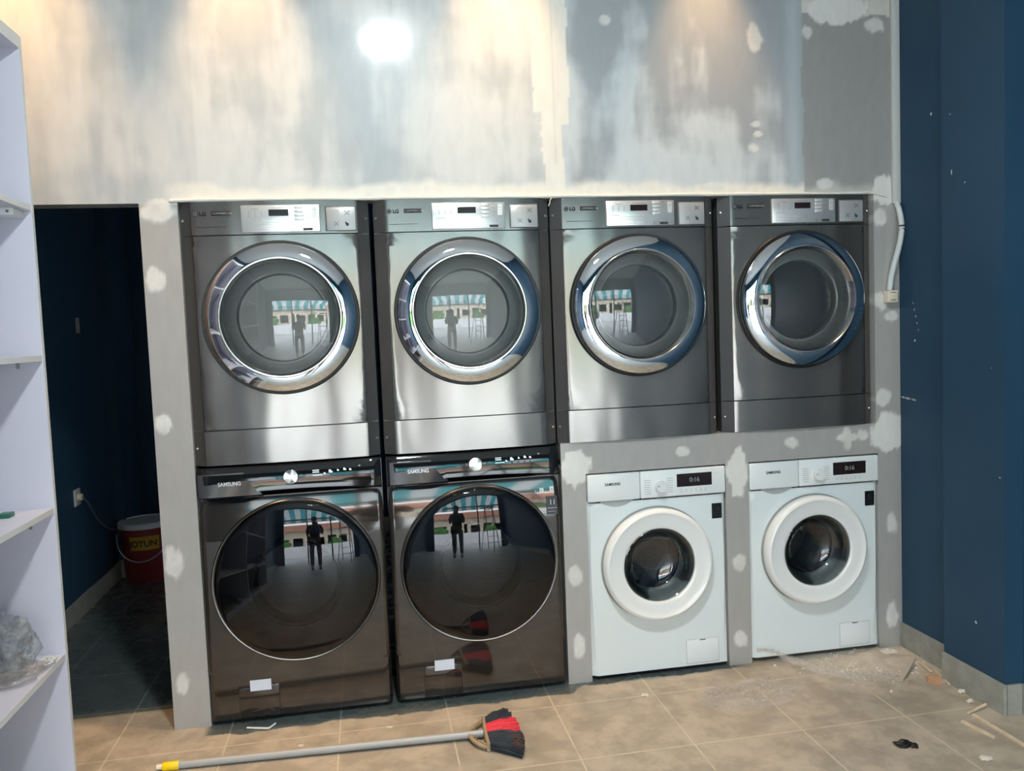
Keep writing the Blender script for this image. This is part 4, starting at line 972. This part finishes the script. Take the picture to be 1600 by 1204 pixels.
# clear film: trailing strip and crumpled heap
bm = bmesh.new(); path = spline([(2.535, -.028, .062), (2.590, -.045, .060), (2.66, -.100, .034), (2.735, -.165, .013), (2.82, -.235, .008), (2.92, -.268, .006), (3.02, -.300, .005)], 14)
rows = []
for i, p in enumerate(path):
    t = i / (len(path) - 1); wd = .026 + .050 * smooth01(t * 1.6); d = (path[min(i + 1, len(path) - 1)] - path[max(0, i - 1)]).normalized(); s_ = Vector((-d.y, d.x, 0)).normalized()
    row = []
    for k in range(13):
        q = k / 12 - .5; z = p.z + .010 * abs(noise.noise(Vector((i * .35, k * .9, 2)))) + .006 * math.sin(q * 22 + i * .12) * (1 - .6 * t)
        row.append(bm.verts.new((p.x + s_.x * q * wd, min(p.y + s_.y * q * wd, -.006), max(.0008, z))))
    rows.append(row)
for A, B in zip(rows, rows[1:]):
    for k in range(12): bm.faces.new((A[k], A[k + 1], B[k + 1], B[k]))
tag(obj('film_strip', bm, M['film']), 'clear plastic film trailing across the floor from the right white washer', 'film')
bm = bmesh.new(); nx, ny = 110, 80; V = []
for i in range(nx + 1):
    row = []
    for j in range(ny + 1):
        a = i / nx; b_ = j / ny; x = 2.15 + .46 * a; y = -.415 + .28 * b_ + .06 * (a - .5)
        ex = min(a, 1 - a, b_, 1 - b_) ; h_ = smooth01(ex * 4)
        z = .0012 + h_ * (.024 * abs(noise.noise(Vector((x * 16, y * 22, 1)))) + .026 * abs(noise.noise(Vector((x * 55, y * 55, 5)))))
        wob = .03 * noise.noise(Vector((a * 5, b_ * 5, 9)))
        row.append(bm.verts.new((x + wob, y + wob * .8, z)))
    V.append(row)
for i in range(nx):
    for j in range(ny):
        mx_, my_ = (i + .5) / nx * 2 - 1, (j + .5) / ny * 2 - 1
        if mx_ * mx_ + my_ * my_ < .92 + .3 * noise.noise(Vector((mx_ * 2, my_ * 2, 4))): bm.faces.new((V[i][j], V[i + 1][j], V[i + 1][j + 1], V[i][j + 1]))
bmesh.ops.delete(bm, geom=[v for v in bm.verts if not v.link_faces], context='VERTS')
tag(obj('film_sheet', bm, M['film']), 'crumpled clear film sheet flat on the floor between the two white washers', 'film')
bm = bmesh.new(); tube(bm, [(.462, -.060, .005), (.535, -.082, .004), (.548, -.084, .004)], .0038, 6); tube(bm, [(.545, -.084, .004), (.566, -.050, .005)], .0034, 6)
for v in bm.verts: v.co.z = max(.0008, v.co.z)
tag(obj('plastic_clip', bm, M['sticker']), 'bent white plastic sliver on the floor before the leftmost black washer', 'clip')
for (x, y, s_, nm, lb) in ((.672, -.245, .012, 'paint_chip', 'pale paint chip on the floor between the broom pole and the left black washer'), (.99, -.185, .012, 'paint_chip', 'pale paint chip on the floor left of the broom head'),):
    bm = bmesh.new(); rn = random.Random(int(x * 100)); P = [(x + s_ * 1.3 * math.cos(a) * rn.uniform(.5, 1.2), y + s_ * math.sin(a) * rn.uniform(.5, 1.1)) for a in [2 * PI * k / 9 for k in range(9)]]
    lo = [bm.verts.new((a, b_, .0006)) for a, b_ in P]; hi = [bm.verts.new((a, b_, .0018)) for a, b_ in P]; bm.faces.new(lo); bm.faces.new(hi)
    for i in range(9): bm.faces.new((lo[i], lo[(i + 1) % 9], hi[(i + 1) % 9], hi[i]))
    tag(obj(nm, bm, pl_, smooth=False), lb, 'chip', 'paint chips')

# ------------------------------------------------------------ lamps
WARM = (1.0, 0.60, 0.27)
for (x, pw) in ((-.13, 115), (.58, 100), (1.54, 95), (2.38, 80)):
    t = thing('ceiling_spotlight', 'warm ceiling spotlight close above the wall', 'spotlight', (x, -.16, 3.3), group='warm spotlights along the wall')
    bm = bmesh.new(); lathe(bm, [(.050, 0), (.050, -.004), (.042, -.006), (.040, -.002), (.040, 0)], 0, 0, 32, 'Z'); obj('trim_ring', bm, M['pvc'], t)
    bm = bmesh.new(); lathe(bm, [(.038, -.003), (0, -.003)], 0, 0, 24, 'Z'); obj('lens', bm, mat('warm_lens', (.9, .8, .6), .4, emit=(*WARM, 12.0)), t)
    l = bpy.data.lights.new('spot', 'SPOT'); l.energy = pw; l.color = WARM; l.spot_size = math.radians(50); l.spot_blend = .9; l.shadow_soft_size = .03
    o = bpy.data.objects.new('spot_lamp', l); C.objects.link(o); o.parent = t; o.location = (0, 0, -.015); o.rotation_euler = (math.radians(2), 0, 0)
def led(x, y, pw, label):
    t = thing('led_downlight', label, 'downlight', (x, y, 3.3))
    bm = bmesh.new(); lathe(bm, [(.135, 0), (.135, -.008), (.118, -.012), (.116, -.006), (.116, 0)], 0, 0, 48, 'Z'); obj('trim_ring', bm, M['pvc'], t)
    bm = bmesh.new(); lathe(bm, [(.115, -.005), (0, -.005)], 0, 0, 32, 'Z'); obj('diffuser', bm, mat('led_diffuser', (.9, .9, .9), .4, emit=(.93, 1.0, 1.0, 60)), t)
    l = bpy.data.lights.new('led', 'AREA'); l.shape = 'DISK'; l.size = .22; l.energy = pw; l.color = (.93, 1.0, .985)
    o = bpy.data.objects.new('led_lamp', l); C.objects.link(o); o.parent = t; o.location = (0, 0, -.014)
led(1.19, -2.11, 55, 'round cool white ceiling light mirrored as a bright spot in the wall')

# ------------------------------------------------------------ shop front behind the camera (seen only in reflections)
bm = bmesh.new()
OX0, OX1, OZ = -.25, 3.02, 2.62
box(bm, -.62, OX0, -5.25, -5.15, 0, 3.3); box(bm, OX1, 3.25, -5.25, -5.15, 0, 3.3); box(bm, OX0, OX1, -5.25, -5.15, OZ, 3.3)
struct(obj('wall_shop_front', bm, M['navy'], smooth=False))
fr = mat('aluminium_frame', (.30, .31, .32), .3, .8)
bm = bmesh.new()
for x in (.82, 1.92): box(bm, x - .03, x + .03, -5.23, -5.17, 0, OZ)
box(bm, OX0, OX1, -5.23, -5.17, 2.02, 2.07)
struct(obj('window_1', bm, fr, smooth=False))
aw = thing('striped_awning', 'teal and white striped awning outside the shop front', 'awning', (0, 0, 0))
for nm, cc, par in (('teal_stripes', (.08, .36, .38), 0), ('white_stripes', (.66, .67, .66), 1)):
    bm = bmesh.new()
    for k in range(14):
        if k % 2 == par:
            x0 = -.7 + .3 * k
            v = [bm.verts.new(p) for p in ((x0, -5.28, 2.80), (x0 + .3, -5.28, 2.80), (x0 + .3, -6.7, 2.50), (x0, -6.7, 2.50), (x0, -6.7, 2.22), (x0 + .3, -6.7, 2.22))]
            bm.faces.new(v[:4]); bm.faces.new((v[3], v[2], v[5], v[4]))
    m_ = mat('awning_' + nm, cc, .7)
    # canvas lets daylight glow through
    tl_ = m_.node_tree.nodes.new('ShaderNodeBsdfTranslucent'); tl_.inputs[0].default_value = (*cc, 1); mxs = m_.node_tree.nodes.new('ShaderNodeMixShader'); mxs.inputs[0].default_value = .5
    nt = m_.node_tree; nt.links.new(nt.nodes['Principled BSDF'].outputs[0], mxs.inputs[1]); nt.links.new(tl_.outputs[0], mxs.inputs[2]); nt.links.new(mxs.outputs[0], nt.nodes['Material Output'].inputs[0])
    obj(nm, bm, m_, aw, smooth=False)
struct(obj('street', bx(-14, 17, -30, -5.25, -.12, -.02), mat('street_concrete', (.42, .42, .40), .8, var=(.6, (.34, .34, .33))), smooth=False))
ho = thing('shop_house', 'orange and cream shop house across the street', 'building', (0, 0, 0))
obj('walls', bx(-5, 8, -20, -17, 0, 3.4), mat('house_cream', (.70, .62, .50), .8), ho, smooth=False)
for (x0, x1, z0, z1, cc) in ((-3.5, -1.6, .2, 2.2, (.50, .13, .05)), (-1.0, .4, .9, 2.3, (.10, .30, .06)), (1.0, 1.5, 0, 2.5, (.55, .20, .08)), (2.0, 3.4, 1.1, 2.2, (.12, .14, .15)), (3.9, 5.2, 0, 2.4, (.48, .16, .07)), (5.6, 6.8, 1.0, 2.2, (.10, .28, .07))):
    obj('shutter', bx(x0, x1, -17.05, -17, z0, z1), mat('shutter_paint', tuple(min(1, q * 1.5) for q in cc), .6), ho, smooth=False)
bm = bmesh.new(); v = [bm.verts.new(p) for p in ((-5.4, -16.2, 3.2), (8.4, -16.2, 3.2), (8.4, -18.5, 4.5), (-5.4, -18.5, 4.5), (-5.4, -20.5, 3.3), (8.4, -20.5, 3.3))]
bm.faces.new(v[:4]); bm.faces.new((v[3], v[2], v[5], v[4])); obj('roof', bm, mat('roof_terracotta', (.35, .14, .08), .8), ho, smooth=False)
for (x, s_) in ((-2.2, 1.0), (4.6, .9)):
    tr_ = thing('street_shrub', 'leafy green shrub in front of the shop house', 'shrub', (x, -15.2, 0), group='street shrubs')
    crumple('foliage', 0, 0, 1.0 * s_, .9 * s_, .6 * s_, .9 * s_, x, mat('foliage_green', (.10, .26, .04), .8, var=(6, (.03, .10, .02))), .6, 4, .05, tr_)
    bm = bmesh.new(); tube(bm, [(0, 0, -.02), (0, 0, .6)], .06, 8); obj('stem', bm, mat('stem_brown', (.12, .07, .04), .8), tr_)
obj_w = obj('low_street_wall', bx(-3, 6, -10.2, -10.0, -.02, .95), mat('street_wall_white', (.80, .80, .80), .7), smooth=False); tag(obj_w, 'low white wall along the street outside', 'wall')
# step ladder standing in the shop
ld = thing('step_ladder', 'aluminium A-frame step ladder standing in the shop', 'ladder', (2.3, -4.35, 0), (0, 0, .5))
al = mat('ladder_aluminium', (.35, .36, .37), .35, .8)
for s_ in (-1, 1):
    bm = bmesh.new(); tube(bm, [(s_ * .25, -.45, 0), (s_ * .17, 0, 1.75)], .018, 8); obj('front_rail', bm, al, ld)
    bm = bmesh.new(); tube(bm, [(s_ * .25, .45, 0), (s_ * .17, .02, 1.75)], .015, 8); obj('rear_rail', bm, al, ld)
for k in range(6):
    z = .28 * (k + 1); q = z / 1.75; obj('step', bx(-.25 + .08 * q, .25 - .08 * q, -.45 * (1 - q) - .04, -.45 * (1 - q) + .04, z - .012, z + .012), al, ld, smooth=False)
obj('top_cap', bx(-.19, .19, -.07, .09, 1.745, 1.78, bev=.01), M['rubber'], ld)

# ------------------------------------------------------------ person taking the picture
pe = thing('person', 'person in dark clothes standing and holding up a phone', 'person', (1.02, -3.52, 0))
def skin(name, verts, edges, radii, m, parent, sub=2, root=0):
    bm = bmesh.new(); lay = bm.verts.layers.skin.verify(); vs = [bm.verts.new(v) for v in verts]
    for a, b_ in edges: bm.edges.new((vs[a], vs[b_]))
    for v, r__ in zip(vs, radii): v[lay].radius = r__ if isinstance(r__, tuple) else (r__, r__)
    vs[root][lay].use_root = True
    me = bpy.data.meshes.new(name); bm.to_mesh(me); bm.free(); o = bpy.data.objects.new(name, me); C.objects.link(o)
    sm = o.modifiers.new('skin', 'SKIN'); sm.use_smooth_shade = True; s2 = o.modifiers.new('sub', 'SUBSURF'); s2.levels = sub; s2.render_levels = sub
    me.materials.append(m); o.parent = parent; return o
cloth = mat('dark_shirt', (.03, .035, .05), .8); trous = mat('dark_trousers', (.025, .025, .03), .8); skinm = mat('skin_tone', (.36, .21, .14), .5)
V_ = [(0, 0, .96), (0, .01, 1.12), (0, 0, 1.30), (0, 0, 1.40), (0, 0, 1.47), (0, .02, 1.56), (0, .015, 1.65)]
R = [(.15, .11), (.14, .10), (.16, .11), (.11, .08), (.052, .052), (.078, .09), (.06, .07)]
E_ = [(0, 1), (1, 2), (2, 3), (3, 4), (4, 5), (5, 6)]
def limb(start, pts, rad):
    i0 = start
    for p, q in zip(pts, rad):
        V_.append(p); R.append(q); E_.append((i0, len(V_) - 1)); i0 = len(V_) - 1
for s_ in (-1, 1):
    limb(2, [(s_ * .17, 0, 1.37), (s_ * .235, .05, 1.12), (s_ * .12, .22, 1.30), (s_ * .085, .265, 1.38)], [.062, .046, .034, .028])
    limb(0, [(s_ * .10, 0, .86), (s_ * .115, .02, .50), (s_ * .12, -.01, .09), (s_ * .125, .11, .035)], [.092, .062, .046, .036])
body = skin('body', V_, E_, R, skinm, pe)
def garment(name, verts, edges, radii, m): return skin(name, verts, edges, radii, m, pe)
garment('shirt', [(0, 0, .95), (0, .01, 1.12), (0, 0, 1.30), (0, 0, 1.405), (-.18, 0, 1.37), (-.24, .045, 1.18), (.18, 0, 1.37), (.24, .045, 1.18)], [(0, 1), (1, 2), (2, 3), (2, 4), (4, 5), (2, 6), (6, 7)], [(.17, .13), (.158, .118), (.175, .125), (.115, .09), .074, .062, .074, .062], cloth)
garment('trousers', [(0, 0, .93), (-.105, 0, .84), (-.118, .02, .50), (-.12, -.01, .10), (.105, 0, .84), (.118, .02, .50), (.12, -.01, .10)], [(0, 1), (1, 2), (2, 3), (0, 4), (4, 5), (5, 6)], [(.155, .12), .102, .076, .062, .102, .076, .062], trous)
bm = bmesh.new(); bmesh.ops.create_icosphere(bm, subdivisions=4, radius=1)
for v in bm.verts:
    p = v.co; v.co = Vector((p.x * .088, p.y * .102 + .005, p.z * .095 + 1.625)); 
    if p.y > .35 and p.z < .45: v.co = v.co + Vector((0, -.05, .02))
obj('hair', bm, mat('hair_black', (.012, .010, .010), .6), pe)
for s_ in (-1, 1):
    for k, ln in enumerate((.052, .058, .055, .045)):
        zz = 1.425 - .018 * k
        skin('finger', [(s_ * .082, .272, zz - .012), (s_ * .081, .296, zz), (s_ * (.078 - ln * .35), .309, zz + .002)], [(0, 1), (1, 2)], [.009, .008, .0065], skinm, body, 1)
    skin('thumb', [(s_ * .078, .262, 1.385), (s_ * .066, .268, 1.405), (s_ * .052, .278, 1.425)], [(0, 1), (1, 2)], [.010, .009, .007], skinm, body, 1)
for s_ in (-1, 1):
    bm = bmesh.new(); lathe(bm, [(0, 0), (.046, 0), (.048, .03), (.040, .06), (.02, .075), (0, .078)], 0, 0, 20, 'Z')
    for v in bm.verts: v.co = Vector((v.co.x + s_ * .122, v.co.y * 2.5 + .05, v.co.z))
    obj('shoe', bm, M['rubber'], pe)
nb = bmesh.new(); tube(nb, [(0, .105, 1.60), (0, .125, 1.57), (0, .112, 1.562)], [.006, .013, .010], 8); obj('nose', nb, skinm, pe)
ph = bmesh.new(); box(ph, .94, 1.095, -3.232, -3.223, 1.385, 1.458, .003); tag(obj('phone', ph, M['bgloss']), 'black phone held sideways by the person', 'phone')
